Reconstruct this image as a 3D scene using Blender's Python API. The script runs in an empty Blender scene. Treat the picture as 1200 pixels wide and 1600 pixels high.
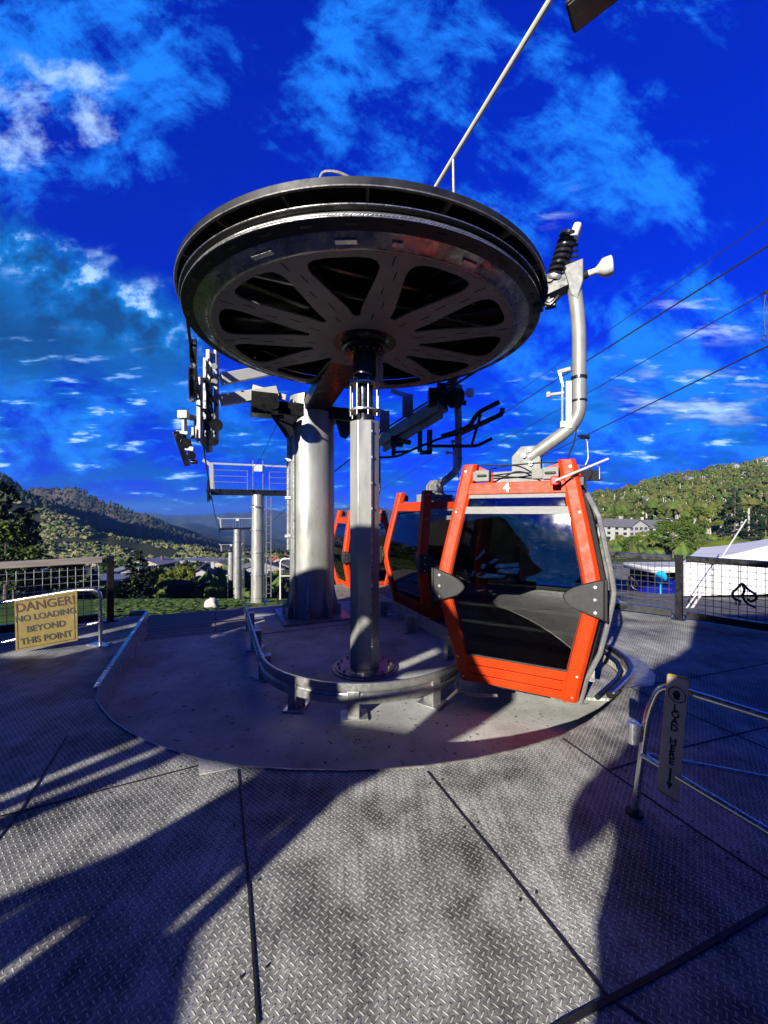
import bpy, bmesh, math, random
import numpy as np
from mathutils import Vector, Matrix
from mathutils.noise import noise as pnoise
random.seed(7)
R = math.radians
C = bpy.context.scene.collection
SC = bpy.context.scene
# ------------------------------------------------------------------ camera, sky, sun, exposure
F = 620.0; CX = 600.0; CY = 800.0; HC = 1.9       # focal length and centre in photo pixels, eye height
cam = bpy.data.cameras.new("camera"); camo = bpy.data.objects.new("camera", cam); C.objects.link(camo)
cam.sensor_fit = 'VERTICAL'; cam.sensor_height = 36; cam.lens = F/1600*36
cam.clip_start = .05; cam.clip_end = 30000
camo.location = (0, 0, HC); camo.rotation_euler = (R(90), 0, 0)
SC.camera = camo
SUN_AZ = math.atan2(.53, .85)      # shadows run forward and to the right
SUN_EL = R(18)
SD = Vector((math.sin(SUN_AZ)*math.cos(SUN_EL), math.cos(SUN_AZ)*math.cos(SUN_EL), -math.sin(SUN_EL)))
sun = bpy.data.lights.new("sun", 'SUN'); suno = bpy.data.objects.new("sun", sun); C.objects.link(suno)
sun.energy = 5.0; sun.angle = R(.5); sun.color = (1, .95, .86)
suno.rotation_euler = SD.to_track_quat('-Z', 'Y').to_euler()
SC.view_settings.view_transform = 'Standard'; SC.view_settings.look = 'None'
SC.view_settings.exposure = 0.9; SC.view_settings.gamma = 1
SC.cycles.max_bounces = 8; SC.cycles.diffuse_bounces = 1; SC.cycles.transparent_max_bounces = 12
SC.cycles.volume_bounces = 0

def world():
    w = bpy.data.worlds.new("World"); SC.world = w; w.use_nodes = True
    nt = w.node_tree; N = nt.nodes; Lk = nt.links; N.clear()
    def n(t, **k):
        o = N.new(t)
        for a, b in k.items(): setattr(o, a, b)
        return o
    def val(x, s):
        if isinstance(x, (int, float)): s.default_value = x
        else: Lk.new(x, s)
    def mth(op, a, b=0.0, c=None, clamp=False):
        o = n('ShaderNodeMath', operation=op); o.use_clamp = clamp
        val(a, o.inputs[0]); val(b, o.inputs[1])
        if c is not None: val(c, o.inputs[2])
        return o.outputs[0]
    def smooth(x, lo, hi):
        o = n('ShaderNodeMapRange'); o.interpolation_type = 'SMOOTHSTEP'
        val(x, o.inputs[0]); o.inputs[1].default_value = lo; o.inputs[2].default_value = hi
        return o.outputs[0]
    def noise(vec, sc, det=8, rough=.6, dist=0.0):
        o = n('ShaderNodeTexNoise'); Lk.new(vec, o.inputs['Vector'])
        o.inputs['Scale'].default_value = sc; o.inputs['Detail'].default_value = det
        o.inputs['Roughness'].default_value = rough; o.inputs['Distortion'].default_value = dist
        return o.outputs[0]
    def mix(f, a, b):
        o = n('ShaderNodeMix', data_type='RGBA'); val(f, o.inputs[0])
        for x, s in ((a, o.inputs[6]), (b, o.inputs[7])):
            if isinstance(x, tuple): s.default_value = x + (1,)
            else: Lk.new(x, s)
        return o.outputs[2]
    sky = n('ShaderNodeTexSky', sky_type='NISHITA'); sky.sun_disc = False
    sky.sun_elevation = SUN_EL; sky.sun_rotation = SUN_AZ + math.pi
    sky.altitude = 2500; sky.air_density = 1.0; sky.dust_density = .0; sky.ozone_density = 3.0
    tint = n('ShaderNodeMix', data_type='RGBA', blend_type='MULTIPLY'); tint.inputs[0].default_value = 1
    Lk.new(sky.outputs[0], tint.inputs[6]); tint.inputs[7].default_value = (.004, .36, 4.4, 1)
    tc = n('ShaderNodeTexCoord'); sep = n('ShaderNodeSeparateXYZ'); Lk.new(tc.outputs['Generated'], sep.inputs[0])
    x, y, z = sep.outputs
    zc = mth('MAXIMUM', z, 0.0)
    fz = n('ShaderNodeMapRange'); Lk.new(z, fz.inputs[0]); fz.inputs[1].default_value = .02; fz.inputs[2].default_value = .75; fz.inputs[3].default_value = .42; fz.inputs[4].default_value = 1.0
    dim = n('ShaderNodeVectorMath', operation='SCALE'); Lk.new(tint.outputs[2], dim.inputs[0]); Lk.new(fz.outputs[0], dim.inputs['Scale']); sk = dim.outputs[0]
    k = mth('ADD', zc, .18)
    comb = n('ShaderNodeCombineXYZ'); Lk.new(mth('DIVIDE', x, k), comb.inputs[0]); Lk.new(mth('DIVIDE', y, k), comb.inputs[1])
    P = comb.outputs[0]
    # compass-fixed cloud coordinates: tangent plane of the northern sky (the line runs north)
    yy = mth('MAXIMUM', y, .12); U = mth('DIVIDE', x, yy); V = mth('DIVIDE', z, yy)
    cq = n('ShaderNodeCombineXYZ'); Lk.new(U, cq.inputs[0]); Lk.new(mth('MULTIPLY', V, 1.25), cq.inputs[1]); Q = cq.outputs[0]
    cl = n('ShaderNodeCombineXYZ'); Lk.new(U, cl.inputs[0]); Lk.new(mth('MULTIPLY', V, 4.4), cl.inputs[1]); LQ = cl.outputs[0]
    cs_ = n('ShaderNodeCombineXYZ'); Lk.new(mth('ADD', U, mth('MULTIPLY', V, .5)), cs_.inputs[0]); Lk.new(mth('MULTIPLY', mth('SUBTRACT', V, mth('MULTIPLY', U, -.5)), 1.1), cs_.inputs[1]); SQ = cs_.outputs[0]
    def ell(cu, cv, ru, rv, lo=1.0, hi=.25):
        a = mth('DIVIDE', mth('SUBTRACT', U, (cu-600)/620), ru/620); b_ = mth('DIVIDE', mth('SUBTRACT', V, (800-cv)/620), rv/620)
        return smooth(mth('ADD', mth('MULTIPLY', a, a), mth('MULTIPLY', b_, b_)), lo, hi*hi)
    def mx_(*a):
        o = a[0]
        for q in a[1:]: o = mth('MAXIMUM', o, q)
        return o
    nA = noise(SQ, 3.2, 12, .68, .5); nB = noise(Q, 4.6, 12, .68, .3); nC = noise(LQ, 4.0, 9, .6, .2); nD = noise(LQ, 8.5, 8, .55, .1); nE = noise(Q, 9.0, 8, .58); nP = noise(P, 2.4, 9, .6, .3)
    wob = mth('MULTIPLY', mth('SUBTRACT', nB, .5), .30)
    # veil strengths by place
    va = mx_(mth('MULTIPLY', ell(70, 120, 330, 270, 1.0, .1), .48), mth('MULTIPLY', ell(250, 60, 260, 160), .26), mth('MULTIPLY', ell(600, 120, 230, 260, 1, .1), .36), mth('MULTIPLY', ell(760, 60, 200, 190, 1, .1), .30), mth('MULTIPLY', ell(890, 270, 260, 180, 1, .1), .44), mth('MULTIPLY', ell(1060, 590, 420, 230, 1, .15), .48), mth('MULTIPLY', ell(120, 640, 400, 160, 1, .15), .40), mth('MULTIPLY', smooth(y, .1, -.2), .10))
    nv = mth('ADD', mth('MULTIPLY', nA, .42), mth('MULTIPLY', nB, .58))
    veil = smooth(mth('ADD', mth('MULTIPLY', mth('SUBTRACT', nv, .5), 2.1), mth('ADD', .5, mth('MULTIPLY', va, .62))), .58, .92)
    c1 = mix(mth('MULTIPLY', veil, .92), sk, (.25, 4.2, 17.5))
    # dark blue cloud bank low on the left, its top edge falling to the right
    edge = mth('ADD', mth('SUBTRACT', mth('SUBTRACT', (800-325)/620, mth('MULTIPLY', mth('ADD', U, .968), .46)), V), wob)
    bank = mth('MULTIPLY', mth('MULTIPLY', smooth(edge, -.04, .10), smooth(mth('ADD', V, wob), .26, .42)), smooth(U, -.38, -.56))
    c2 = mix(mth('MULTIPLY', bank, mth('ADD', .78, mth('MULTIPLY', nC, .3))), c1, (.12, 1.25, 4.2))
    c2 = mix(mth('MULTIPLY', mth('MULTIPLY', bank, smooth(edge, .34, .05)), mth('MULTIPLY', smooth(nE, .38, .64), .9)), c2, (.10, 5.0, 17.0))
    # flat streaky field above the horizon
    low = mth('MULTIPLY', smooth(z, .36, .20), smooth(z, -.01, .02))
    c3 = mix(mth('MULTIPLY', mth('MULTIPLY', smooth(nC, .44, .60), low), .75), c2, (.02, 1.9, 8.5))
    c3 = mix(mth('MULTIPLY', mth('MULTIPLY', smooth(nD, .50, .68), low), .6), c3, (.10, 5.6, 18.0))
    # bright puffs
    core = mx_(ell(25, 180, 100, 125, 1, .1), ell(132, 190, 80, 75, 1, .1), mth('MULTIPLY', ell(118, 128, 100, 55, 1, .1), .8))
    p1 = mth('MULTIPLY', smooth(mth('ADD', mth('ADD', mth('MULTIPLY', nE, .5), mth('MULTIPLY', nB, .5)), mth('MULTIPLY', core, .14)), .55, .76), smooth(core, .0, .5))
    p2 = mth('MULTIPLY', mth('MULTIPLY', smooth(nE, .53, .66), bank), smooth(edge, .22, .07))
    p3 = mth('MULTIPLY', smooth(nD, .585, .70), low)
    p4 = mth('MULTIPLY', smooth(nC, .50, .66), mx_(ell(1120, 495, 130, 50), mth('MULTIPLY', ell(830, 310, 90, 60), .7), ell(1090, 620, 160, 60)))
    p5 = mth('MULTIPLY', smooth(nP, .60, .76), smooth(y, .05, -.15))
    puffs = mx_(mth('MULTIPLY', p1, .85), p2, p3, mth('MULTIPLY', p4, .8), mth('MULTIPLY', p5, .3))
    c3b = mix(mth('MULTIPLY', puffs, .95), c3, (9.0, 13.0, 19.0))
    so = mth('SUBTRACT', 1.0, mth('MULTIPLY', mth('MULTIPLY', smooth(y, .25, -.35), smooth(z, .27, .5)), .55))  # sky out of view dimmed behind, overhead and sideways to cut deck fill
    so = mth('ADD', so, mth('MULTIPLY', mth('MULTIPLY', smooth(y, -.1, -.4), smooth(z, .42, .30)), .9))  # low sky behind the viewer brightened for the cabin glass reflection
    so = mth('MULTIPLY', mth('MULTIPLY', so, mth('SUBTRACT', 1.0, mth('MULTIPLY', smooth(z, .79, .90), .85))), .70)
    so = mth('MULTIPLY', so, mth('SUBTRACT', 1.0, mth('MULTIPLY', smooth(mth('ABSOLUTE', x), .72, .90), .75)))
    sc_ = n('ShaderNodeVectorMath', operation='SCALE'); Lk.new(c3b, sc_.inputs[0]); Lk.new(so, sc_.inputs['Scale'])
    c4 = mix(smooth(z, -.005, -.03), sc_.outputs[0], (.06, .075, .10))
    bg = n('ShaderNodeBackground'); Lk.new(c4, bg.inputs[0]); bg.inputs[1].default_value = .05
    out = n('ShaderNodeOutputWorld'); Lk.new(bg.outputs[0], out.inputs[0])
world()

# ------------------------------------------------------------------ helpers
def px(u, v, d): return Vector(((u-CX)/F*d, d, HC+(CY-v)/F*d))
def gp(u, v, z=0.0):
    d = F*(HC-z)/(v-CY); return Vector(((u-CX)/F*d, d, z))
FR = {}
class MB:
    def __init__(s): s.v = []; s.f = []; s.m = []
    def add(s, vs, fs, m=0):
        o = len(s.v); s.v += [tuple(x) for x in vs]; s.f += [tuple(i+o for i in f) for f in fs]; s.m += [m]*len(fs); return s
    def box(s, c, d, rot=None, m=0):
        c = Vector(c); hx, hy, hz = [a/2 for a in d]
        vs = [Vector((x, y, z)) for z in (-hz, hz) for y in (-hy, hy) for x in (-hx, hx)]
        if rot is not None:
            rm = rot if isinstance(rot, Matrix) else Matrix.Rotation(rot, 3, 'Z'); vs = [rm @ q for q in vs]
        return s.add([c+q for q in vs], [(0,2,3,1),(4,5,7,6),(0,1,5,4),(2,6,7,3),(0,4,6,2),(1,3,7,5)], m)
    def beam(s, a, b, w, h=None, up=(0,0,1), m=0):
        a = Vector(a); b = Vector(b); h = w if h is None else h; d = (b-a).normalized(); up = Vector(up)
        if abs(d.dot(up)) > .98: up = Vector((0, 1, 0))
        x = d.cross(up).normalized(); y = x.cross(d)
        q = [x*(i*w/2)+y*(j*h/2) for i, j in ((-1,-1),(1,-1),(1,1),(-1,1))]
        return s.add([a+k for k in q]+[b+k for k in q], [(3,2,1,0),(4,5,6,7),(0,1,5,4),(1,2,6,5),(2,3,7,6),(3,0,4,7)], m)
    def tube(s, path, r, seg=10, m=0, closed=False, caps=True):
        P = [Vector(p) for p in path]; n = len(P); rr = r if isinstance(r, (list, tuple)) else [r]*n
        T = []
        for i in range(n):
            if closed: t = P[(i+1) % n]-P[i-1]
            else: t = P[min(i+1, n-1)]-P[max(i-1, 0)]
            T.append(t.normalized())
        a = Vector((0, 0, 1)) if abs(T[0].z) < .9 else Vector((1, 0, 0))
        x = T[0].cross(a).normalized(); vs = []
        for i in range(n):
            x = (x-T[i]*x.dot(T[i])).normalized(); y = T[i].cross(x)
            for j in range(seg):
                an = 2*math.pi*j/seg; vs.append(P[i]+x*(math.cos(an)*rr[i])+y*(math.sin(an)*rr[i]))
        fs = []
        for i in range(n if closed else n-1):
            for j in range(seg):
                a0 = i*seg+j; a1 = i*seg+(j+1) % seg; b0 = ((i+1) % n)*seg+j; b1 = ((i+1) % n)*seg+(j+1) % seg
                fs.append((a0, a1, b1, b0))
        if caps and not closed: fs += [tuple(reversed(range(seg))), tuple(range((n-1)*seg, n*seg))]
        return s.add(vs, fs, m)
    def lathe(s, prof, c, seg=32, m=0, axis=None, closed=False, caps=True):
        c = Vector(c); vs = []; n = len(prof)
        M = Vector(axis).normalized().to_track_quat('Z', 'Y').to_matrix() if axis is not None else None
        for r, z in prof:
            for j in range(seg):
                a = 2*math.pi*j/seg; q = Vector((r*math.cos(a), r*math.sin(a), z)); vs.append(c+(M @ q if M else q))
        fs = []
        for i in range(n if closed else n-1):
            for j in range(seg):
                k = (i+1) % n; fs.append((i*seg+j, i*seg+(j+1) % seg, k*seg+(j+1) % seg, k*seg+j))
        if not closed and caps:
            if prof[0][0] > 1e-6: fs.append(tuple(reversed(range(seg))))
            if prof[-1][0] > 1e-6: fs.append(tuple(range((n-1)*seg, n*seg)))
        return s.add(vs, fs, m)
    def cyl(s, a, b, r, seg=16, m=0): return s.tube([a, b], r, seg, m)
    def prism(s, poly, o, ex, ey, depth, m=0):
        o = Vector(o); ex = Vector(ex).normalized(); ey = Vector(ey).normalized(); ez = ex.cross(ey)*depth
        a = [o+ex*p[0]+ey*p[1] for p in poly]; n = len(a)
        fs = [tuple(reversed(range(n))), tuple(range(n, 2*n))]+[(i, (i+1) % n, (i+1) % n+n, i+n) for i in range(n)]
        return s.add(a+[q+ez for q in a], fs, m)
    def plate(s, outer, holes, o, ex, ey, depth, m=0):      # flat plate with holes, extruded along ex x ey
        cu = bpy.data.curves.new('t', 'CURVE'); cu.dimensions = '2D'; cu.fill_mode = 'BOTH'; cu.extrude = abs(depth)/2
        for poly in [outer]+list(holes):
            sp = cu.splines.new('POLY'); sp.points.add(len(poly)-1); sp.use_cyclic_u = True
            for q, p in zip(sp.points, poly): q.co = (p[0], p[1], 0, 1)
        ob = bpy.data.objects.new('t', cu); C.objects.link(ob); dg = bpy.context.evaluated_depsgraph_get()
        me = bpy.data.meshes.new_from_object(ob.evaluated_get(dg)); 
        o = Vector(o); ex = Vector(ex).normalized(); ey = Vector(ey).normalized(); ez = ex.cross(ey)
        s.add([o+ex*q.co.x+ey*q.co.y+ez*(q.co.z+depth/2) for q in me.vertices], [tuple(p.vertices) for p in me.polygons], m)
        bpy.data.objects.remove(ob); bpy.data.curves.remove(cu); bpy.data.meshes.remove(me); return s
    def text(s, txt, o, ex, ey, size, depth=.003, m=0, spacing=1.0, bold=0.0, sx=1.0):
        cu = bpy.data.curves.new('t', 'FONT'); cu.body = txt; cu.size = size; cu.extrude = depth; cu.align_x = 'CENTER'; cu.align_y = 'CENTER'
        cu.space_character = spacing; cu.offset = bold; cu.resolution_u = 3
        ob = bpy.data.objects.new('t', cu); C.objects.link(ob); dg = bpy.context.evaluated_depsgraph_get()
        me = bpy.data.meshes.new_from_object(ob.evaluated_get(dg))
        o = Vector(o); ex = Vector(ex).normalized(); ey = Vector(ey).normalized(); ez = ex.cross(ey)
        s.add([o+ex*q.co.x*sx+ey*q.co.y+ez*q.co.z for q in me.vertices], [tuple(p.vertices) for p in me.polygons], m)
        bpy.data.objects.remove(ob); bpy.data.curves.remove(cu); bpy.data.meshes.remove(me); return s
    def build(s, name, mats, parent=None, smooth=35, bevel=0, local=False, **props):
        me = bpy.data.meshes.new(name)
        fr = FR.get(parent.name if parent else None)
        vs = s.v
        if fr is not None and not local:
            a = np.array(vs, dtype=float)-np.array(fr[0]); c, sn = math.cos(-fr[1]), math.sin(-fr[1])
            vs = np.stack([a[:, 0]*c-a[:, 1]*sn, a[:, 0]*sn+a[:, 1]*c, a[:, 2]], 1).tolist()
        me.from_pydata(vs, [], s.f)
        for q in (mats if isinstance(mats, (list, tuple)) else [mats]): me.materials.append(q)
        if any(s.m): me.polygons.foreach_set('material_index', s.m)
        me.update()
        if smooth:
            me.polygons.foreach_set('use_smooth', [True]*len(me.polygons)); me.set_sharp_from_angle(angle=R(smooth))
        ob = bpy.data.objects.new(name, me); C.objects.link(ob)
        if parent is not None:
            ob.parent = parent; FR[ob.name] = fr if fr is not None else ((0, 0, 0), 0)
        if bevel:
            b = ob.modifiers.new('bevel', 'BEVEL'); b.width = bevel; b.segments = 2; b.limit_method = 'ANGLE'; b.angle_limit = R(40)
        for k, q in props.items(): ob[k] = q
        return ob
def thing(name, label, cat, loc=(0,0,0), rz=0.0, group=None):
    o = bpy.data.objects.new(name, None); C.objects.link(o); o.empty_display_size = .2
    o.location = loc; o.rotation_euler = (0, 0, rz); o['label'] = label; o['category'] = cat
    if group: o['group'] = group
    FR[o.name] = (tuple(loc), rz); return o
def tag(o, label, cat, group=None):
    o['label'] = label; o['category'] = cat
    if group: o['group'] = group
    return o
def copy_tree(o, parent=None, skip=()):
    c = o.copy(); C.objects.link(c)
    if parent is not None: c.parent = parent
    for ch in list(o.children):
        if ch.name.split('.')[0] not in skip: copy_tree(ch, c, skip)
    return c
def bend(pts, r=.15, n=6):            # round the corners of a polyline
    P = [Vector(p) for p in pts]; out = [P[0]]
    for i in range(1, len(P)-1):
        a, b, c = P[i-1], P[i], P[i+1]; d1 = (a-b); d2 = (c-b); q = min(r, d1.length*.45, d2.length*.45)
        p0 = b+d1.normalized()*q; p2 = b+d2.normalized()*q
        for k in range(n+1):
            t = k/n; out.append(p0*(1-t)**2+b*2*t*(1-t)+p2*t*t)
    out.append(P[-1]); return out
def circle(r, n, c=(0,0), ph=0): return [(c[0]+r*math.cos(ph+2*math.pi*k/n), c[1]+r*math.sin(ph+2*math.pi*k/n)) for k in range(n)]

# ------------------------------------------------------------------ materials
def mat(name, col, rough=.6, metal=0.0, var=.15, scale=6.0, bump=0.0, bscale=40.0, coat=0.0, rvar=.12, col2=None, spec=.5, stretch=None, trans=0.0, ior=1.45, detail=6, lo=.35, hi=.65):
    m = bpy.data.materials.new(name); m.use_nodes = True; nt = m.node_tree; N = nt.nodes; Lk = nt.links
    b = N['Principled BSDF']; b.inputs['Metallic'].default_value = metal; b.inputs['Specular IOR Level'].default_value = spec
    b.inputs['Coat Weight'].default_value = coat; b.inputs['Coat Roughness'].default_value = .08
    b.inputs['Transmission Weight'].default_value = trans; b.inputs['IOR'].default_value = ior
    tc = N.new('ShaderNodeTexCoord'); src = tc.outputs['Object']
    if stretch:
        mp = N.new('ShaderNodeMapping'); mp.inputs['Scale'].default_value = stretch; Lk.new(src, mp.inputs[0]); src = mp.outputs[0]
    no = N.new('ShaderNodeTexNoise'); no.inputs['Scale'].default_value = scale; no.inputs['Detail'].default_value = detail; no.inputs['Roughness'].default_value = .65
    Lk.new(src, no.inputs['Vector'])
    rp = N.new('ShaderNodeMapRange'); rp.inputs[1].default_value = lo; rp.inputs[2].default_value = hi; Lk.new(no.outputs[0], rp.inputs[0])
    mx = N.new('ShaderNodeMix'); mx.data_type = 'RGBA'; Lk.new(rp.outputs[0], mx.inputs[0])
    c2 = col2 if col2 else tuple(min(1, c*(1+var)) for c in col); c1 = col if col2 else tuple(c*(1-var) for c in col)
    mx.inputs[6].default_value = tuple(c1)+(1,); mx.inputs[7].default_value = tuple(c2)+(1,)
    Lk.new(mx.outputs[2], b.inputs['Base Color'])
    rr = N.new('ShaderNodeMapRange'); rr.inputs[1].default_value = .3; rr.inputs[2].default_value = .7
    rr.inputs[3].default_value = max(.01, rough-rvar); rr.inputs[4].default_value = min(1, rough+rvar)
    n2 = N.new('ShaderNodeTexNoise'); n2.inputs['Scale'].default_value = scale*2.7; n2.inputs['Detail'].default_value = 5; Lk.new(src, n2.inputs['Vector'])
    Lk.new(n2.outputs[0], rr.inputs[0]); Lk.new(rr.outputs[0], b.inputs['Roughness'])
    if bump:
        n3 = N.new('ShaderNodeTexNoise'); n3.inputs['Scale'].default_value = bscale; n3.inputs['Detail'].default_value = 6; Lk.new(src, n3.inputs['Vector'])
        bp = N.new('ShaderNodeBump'); bp.inputs['Strength'].default_value = bump; bp.inputs['Distance'].default_value = .02; Lk.new(n3.outputs[0], bp.inputs['Height']); Lk.new(bp.outputs[0], b.inputs['Normal'])
    return m
M = {}
M['galv'] = mat('galvanised_steel', (.40, .40, .37), .36, .7, .22, 9, bump=.05, bscale=60)
M['tower'] = mat('tower_steel', (.33, .33, .295), .38, .40, .2, 3, bump=.04, bscale=30, stretch=(1, 1, .25))
M['barrier'] = mat('barrier_tube', (.66, .68, .70), .22, .92, .08, 12, bump=.03, bscale=50)
M['wire'] = mat('dark_mesh_wire', (.09, .09, .09), .4, .4, .2, 20)
M['hanger'] = mat('dull_hanger_steel', (.27, .265, .245), .48, .25, .22, 5, bump=.04, bscale=50, stretch=(1, 1, .3))
M['cast'] = mat('cast_grey_steel', (.22, .22, .205), .6, 0, .2, 10, bump=.05, bscale=60)
M['tube'] = mat('aluminium_tube', (.52, .52, .50), .3, .75, .05, 5)
M['white_steel'] = mat('pale_painted_steel', (.36, .36, .33), .45, .0, .12, 8)
M['black_steel'] = mat('black_painted_steel', (.014, .014, .015), .33, .2, .5, 5, rvar=.15, coat=.2)
M['wheel'] = mat('dark_wheel_steel', (.22, .21, .205), .5, .0, .12, 2.6, bump=.05, bscale=12, rvar=.08)
M['wheel_rim'] = mat('worn_rim_steel', (.26, .26, .262), .24, .7, .3, 4.0, rvar=.18, bump=.04, bscale=7)
M['cover'] = mat('black_cover_sheet', (.012, .012, .012), .5, .0, .4, 3)
M['bright_edge'] = mat('bright_worn_steel', (.62, .61, .58), .3, .9, .2, 12)
M['rope'] = mat('wire_rope_steel', (.30, .29, .27), .38, .8, .4, 50)
M['dark_rope'] = mat('greased_rope', (.03, .03, .032), .5, .3, .3, 30)
M['orange'] = mat('orange_cabin_paint', (.52, .038, .003), .5, 0, .12, 5, coat=.0, spec=.3, rvar=.08, bump=.015, bscale=90)
M['red'] = mat('red_plastic', (.5, .015, .01), .35, 0, .1, 8)
M['rubber'] = mat('grey_rubber_bumper', (.022, .022, .022), .55, 0, .2, 20, bump=.08, bscale=120)
M['black_rubber'] = mat('black_rubber', (.015, .015, .015), .6, 0, .3, 20)
M['interior'] = mat('dark_cabin_lining', (.02, .02, .02), .7, 0, .3, 10)
M['seat'] = mat('grey_seat_plastic', (.025, .025, .024), .5, 0, .2, 10)
M['trim'] = mat('aluminium_trim', (.20, .198, .185), .6, .0, .12, 14, stretch=(1, 1, 6))
M['glass'] = mat('tinted_glass', (.14, .15, .155), .02, 0, .05, 3, trans=1.0, ior=1.72, rvar=.015, spec=.8)
M['white'] = mat('white_plastic', (.60, .59, .53), .4, 0, .06, 10)
M['black_text'] = mat('black_lettering', (.02, .018, .016), .6, 0, .1, 20)
M['sign_yellow'] = mat('faded_yellow_board', (.16, .115, .022), .55, 0, .18, 6, bump=.03)
M['sign_tan'] = mat('sun_bleached_tan_board', (.55, .47, .37), .5, 0, .10, 7)
M['sign_edge'] = mat('ochre_sign_edge', (.42, .27, .06), .5, 0, .1, 8)
M['wood'] = mat('weathered_brown_timber', (.035, .03, .026), .7, 0, .3, 2, stretch=(1, 1, 8))
M['rail_top'] = mat('grey_railing_timber', (.28, .24, .21), .6, 0, .25, 5, stretch=(.6, .6, 6))
M['rust'] = mat('worn_lip_steel', (.33, .31, .29), .45, .7, .35, 12, bump=.1, bscale=50)
M['lens'] = mat('floodlight_glass', (.16, .15, .12), .18, 0, .25, 5, coat=.4)
M['lamp'] = mat('dark_lamp_housing', (.03, .03, .03), .4, .3, .3, 6)

def deck_mat():
    m = bpy.data.materials.new('tread_plate'); m.use_nodes = True; nt = m.node_tree; N = nt.nodes; Lk = nt.links; b = N['Principled BSDF']
    def mth(op, a, bb=0.0, c=None):
        o = N.new('ShaderNodeMath'); o.operation = op
        for i, q in enumerate((a, bb, c)):
            if q is None: continue
            if isinstance(q, (int, float)): o.inputs[i].default_value = q
            else: Lk.new(q, o.inputs[i])
        return o.outputs[0]
    geo = N.new('ShaderNodeNewGeometry'); mp = N.new('ShaderNodeMapping'); Lk.new(geo.outputs['Position'], mp.inputs[0])
    mp.inputs['Rotation'].default_value = (0, 0, R(38)); mp.inputs['Scale'].default_value = (1/.028,)*3
    sp = N.new('ShaderNodeSeparateXYZ'); Lk.new(mp.outputs[0], sp.inputs[0]); X, Y = sp.outputs[0], sp.outputs[1]
    par = mth('MODULO', mth('ADD', mth('ADD', mth('FLOOR', X), mth('FLOOR', Y)), 2000.0), 2.0)
    fx = mth('SUBTRACT', mth('FRACT', X), .5); fy = mth('SUBTRACT', mth('FRACT', Y), .5)
    def mixf(a, bb): return mth('ADD', mth('MULTIPLY', a, mth('SUBTRACT', 1.0, par)), mth('MULTIPLY', bb, par))
    a = mixf(fx, fy); c = mixf(fy, fx)
    q = mth('ADD', mth('POWER', mth('DIVIDE', a, .56), 2.0), mth('POWER', mth('DIVIDE', c, .135), 2.0))
    lug = N.new('ShaderNodeMapRange'); lug.interpolation_type = 'SMOOTHSTEP'; Lk.new(q, lug.inputs[0]); lug.inputs[1].default_value = 1.1; lug.inputs[2].default_value = .25
    n1 = N.new('ShaderNodeTexNoise'); n1.inputs['Scale'].default_value = 1.7; n1.inputs['Detail'].default_value = 8; n1.inputs['Roughness'].default_value = .68; Lk.new(geo.outputs['Position'], n1.inputs['Vector'])
    n2 = N.new('ShaderNodeTexNoise'); n2.inputs['Scale'].default_value = 90; n2.inputs['Detail'].default_value = 4; Lk.new(geo.outputs['Position'], n2.inputs['Vector'])
    dirt = N.new('ShaderNodeMapRange'); dirt.inputs[1].default_value = .38; dirt.inputs[2].default_value = .62; Lk.new(n1.outputs[0], dirt.inputs[0])
    base = N.new('ShaderNodeMix'); base.data_type = 'RGBA'; Lk.new(dirt.outputs[0], base.inputs[0]); base.inputs[6].default_value = (.085, .086, .078, 1); base.inputs[7].default_value = (.40, .402, .365, 1)
    gr = N.new('ShaderNodeMix'); gr.data_type = 'RGBA'; gr.blend_type = 'MULTIPLY'; gr.inputs[0].default_value = 1; Lk.new(base.outputs[2], gr.inputs[6])
    cr = N.new('ShaderNodeMapRange'); cr.inputs[1].default_value = .3; cr.inputs[2].default_value = .7; cr.inputs[3].default_value = .55; cr.inputs[4].default_value = 1.4; Lk.new(n2.outputs[0], cr.inputs[0])
    cc = N.new('ShaderNodeCombineColor'); [Lk.new(cr.outputs[0], cc.inputs[i]) for i in range(3)]; Lk.new(cc.outputs[0], gr.inputs[7])
    m3 = N.new('ShaderNodeMapping'); m3.inputs['Rotation'].default_value = (0, 0, R(-33)); m3.inputs['Scale'].default_value = (26, 1.6, 1); Lk.new(geo.outputs['Position'], m3.inputs[0])
    n4 = N.new('ShaderNodeTexNoise'); n4.inputs['Scale'].default_value = 1.4; n4.inputs['Detail'].default_value = 7; n4.inputs['Distortion'].default_value = .6; Lk.new(m3.outputs[0], n4.inputs['Vector'])
    sc4 = N.new('ShaderNodeMapRange'); sc4.inputs[1].default_value = .40; sc4.inputs[2].default_value = .66; sc4.inputs[3].default_value = .78; sc4.inputs[4].default_value = 1.28; Lk.new(n4.outputs[0], sc4.inputs[0])
    n5 = N.new('ShaderNodeTexNoise'); n5.inputs['Scale'].default_value = .55; n5.inputs['Detail'].default_value = 4; Lk.new(geo.outputs['Position'], n5.inputs['Vector'])
    sc5 = N.new('ShaderNodeMapRange'); sc5.inputs[1].default_value = .36; sc5.inputs[2].default_value = .62; sc5.inputs[3].default_value = .85; sc5.inputs[4].default_value = 1.15; Lk.new(n5.outputs[0], sc5.inputs[0])
    ccs = N.new('ShaderNodeCombineColor'); mm = mth('MULTIPLY', sc4.outputs[0], sc5.outputs[0]); [Lk.new(mm, ccs.inputs[i]) for i in range(3)]
    gr2 = N.new('ShaderNodeMix'); gr2.data_type = 'RGBA'; gr2.blend_type = 'MULTIPLY'; gr2.inputs[0].default_value = 1; Lk.new(gr.outputs[2], gr2.inputs[6]); Lk.new(ccs.outputs[0], gr2.inputs[7])
    wear = mth('MULTIPLY', lug.outputs[0], mth('ADD', .5, mth('MULTIPLY', dirt.outputs[0], .45)))
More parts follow.
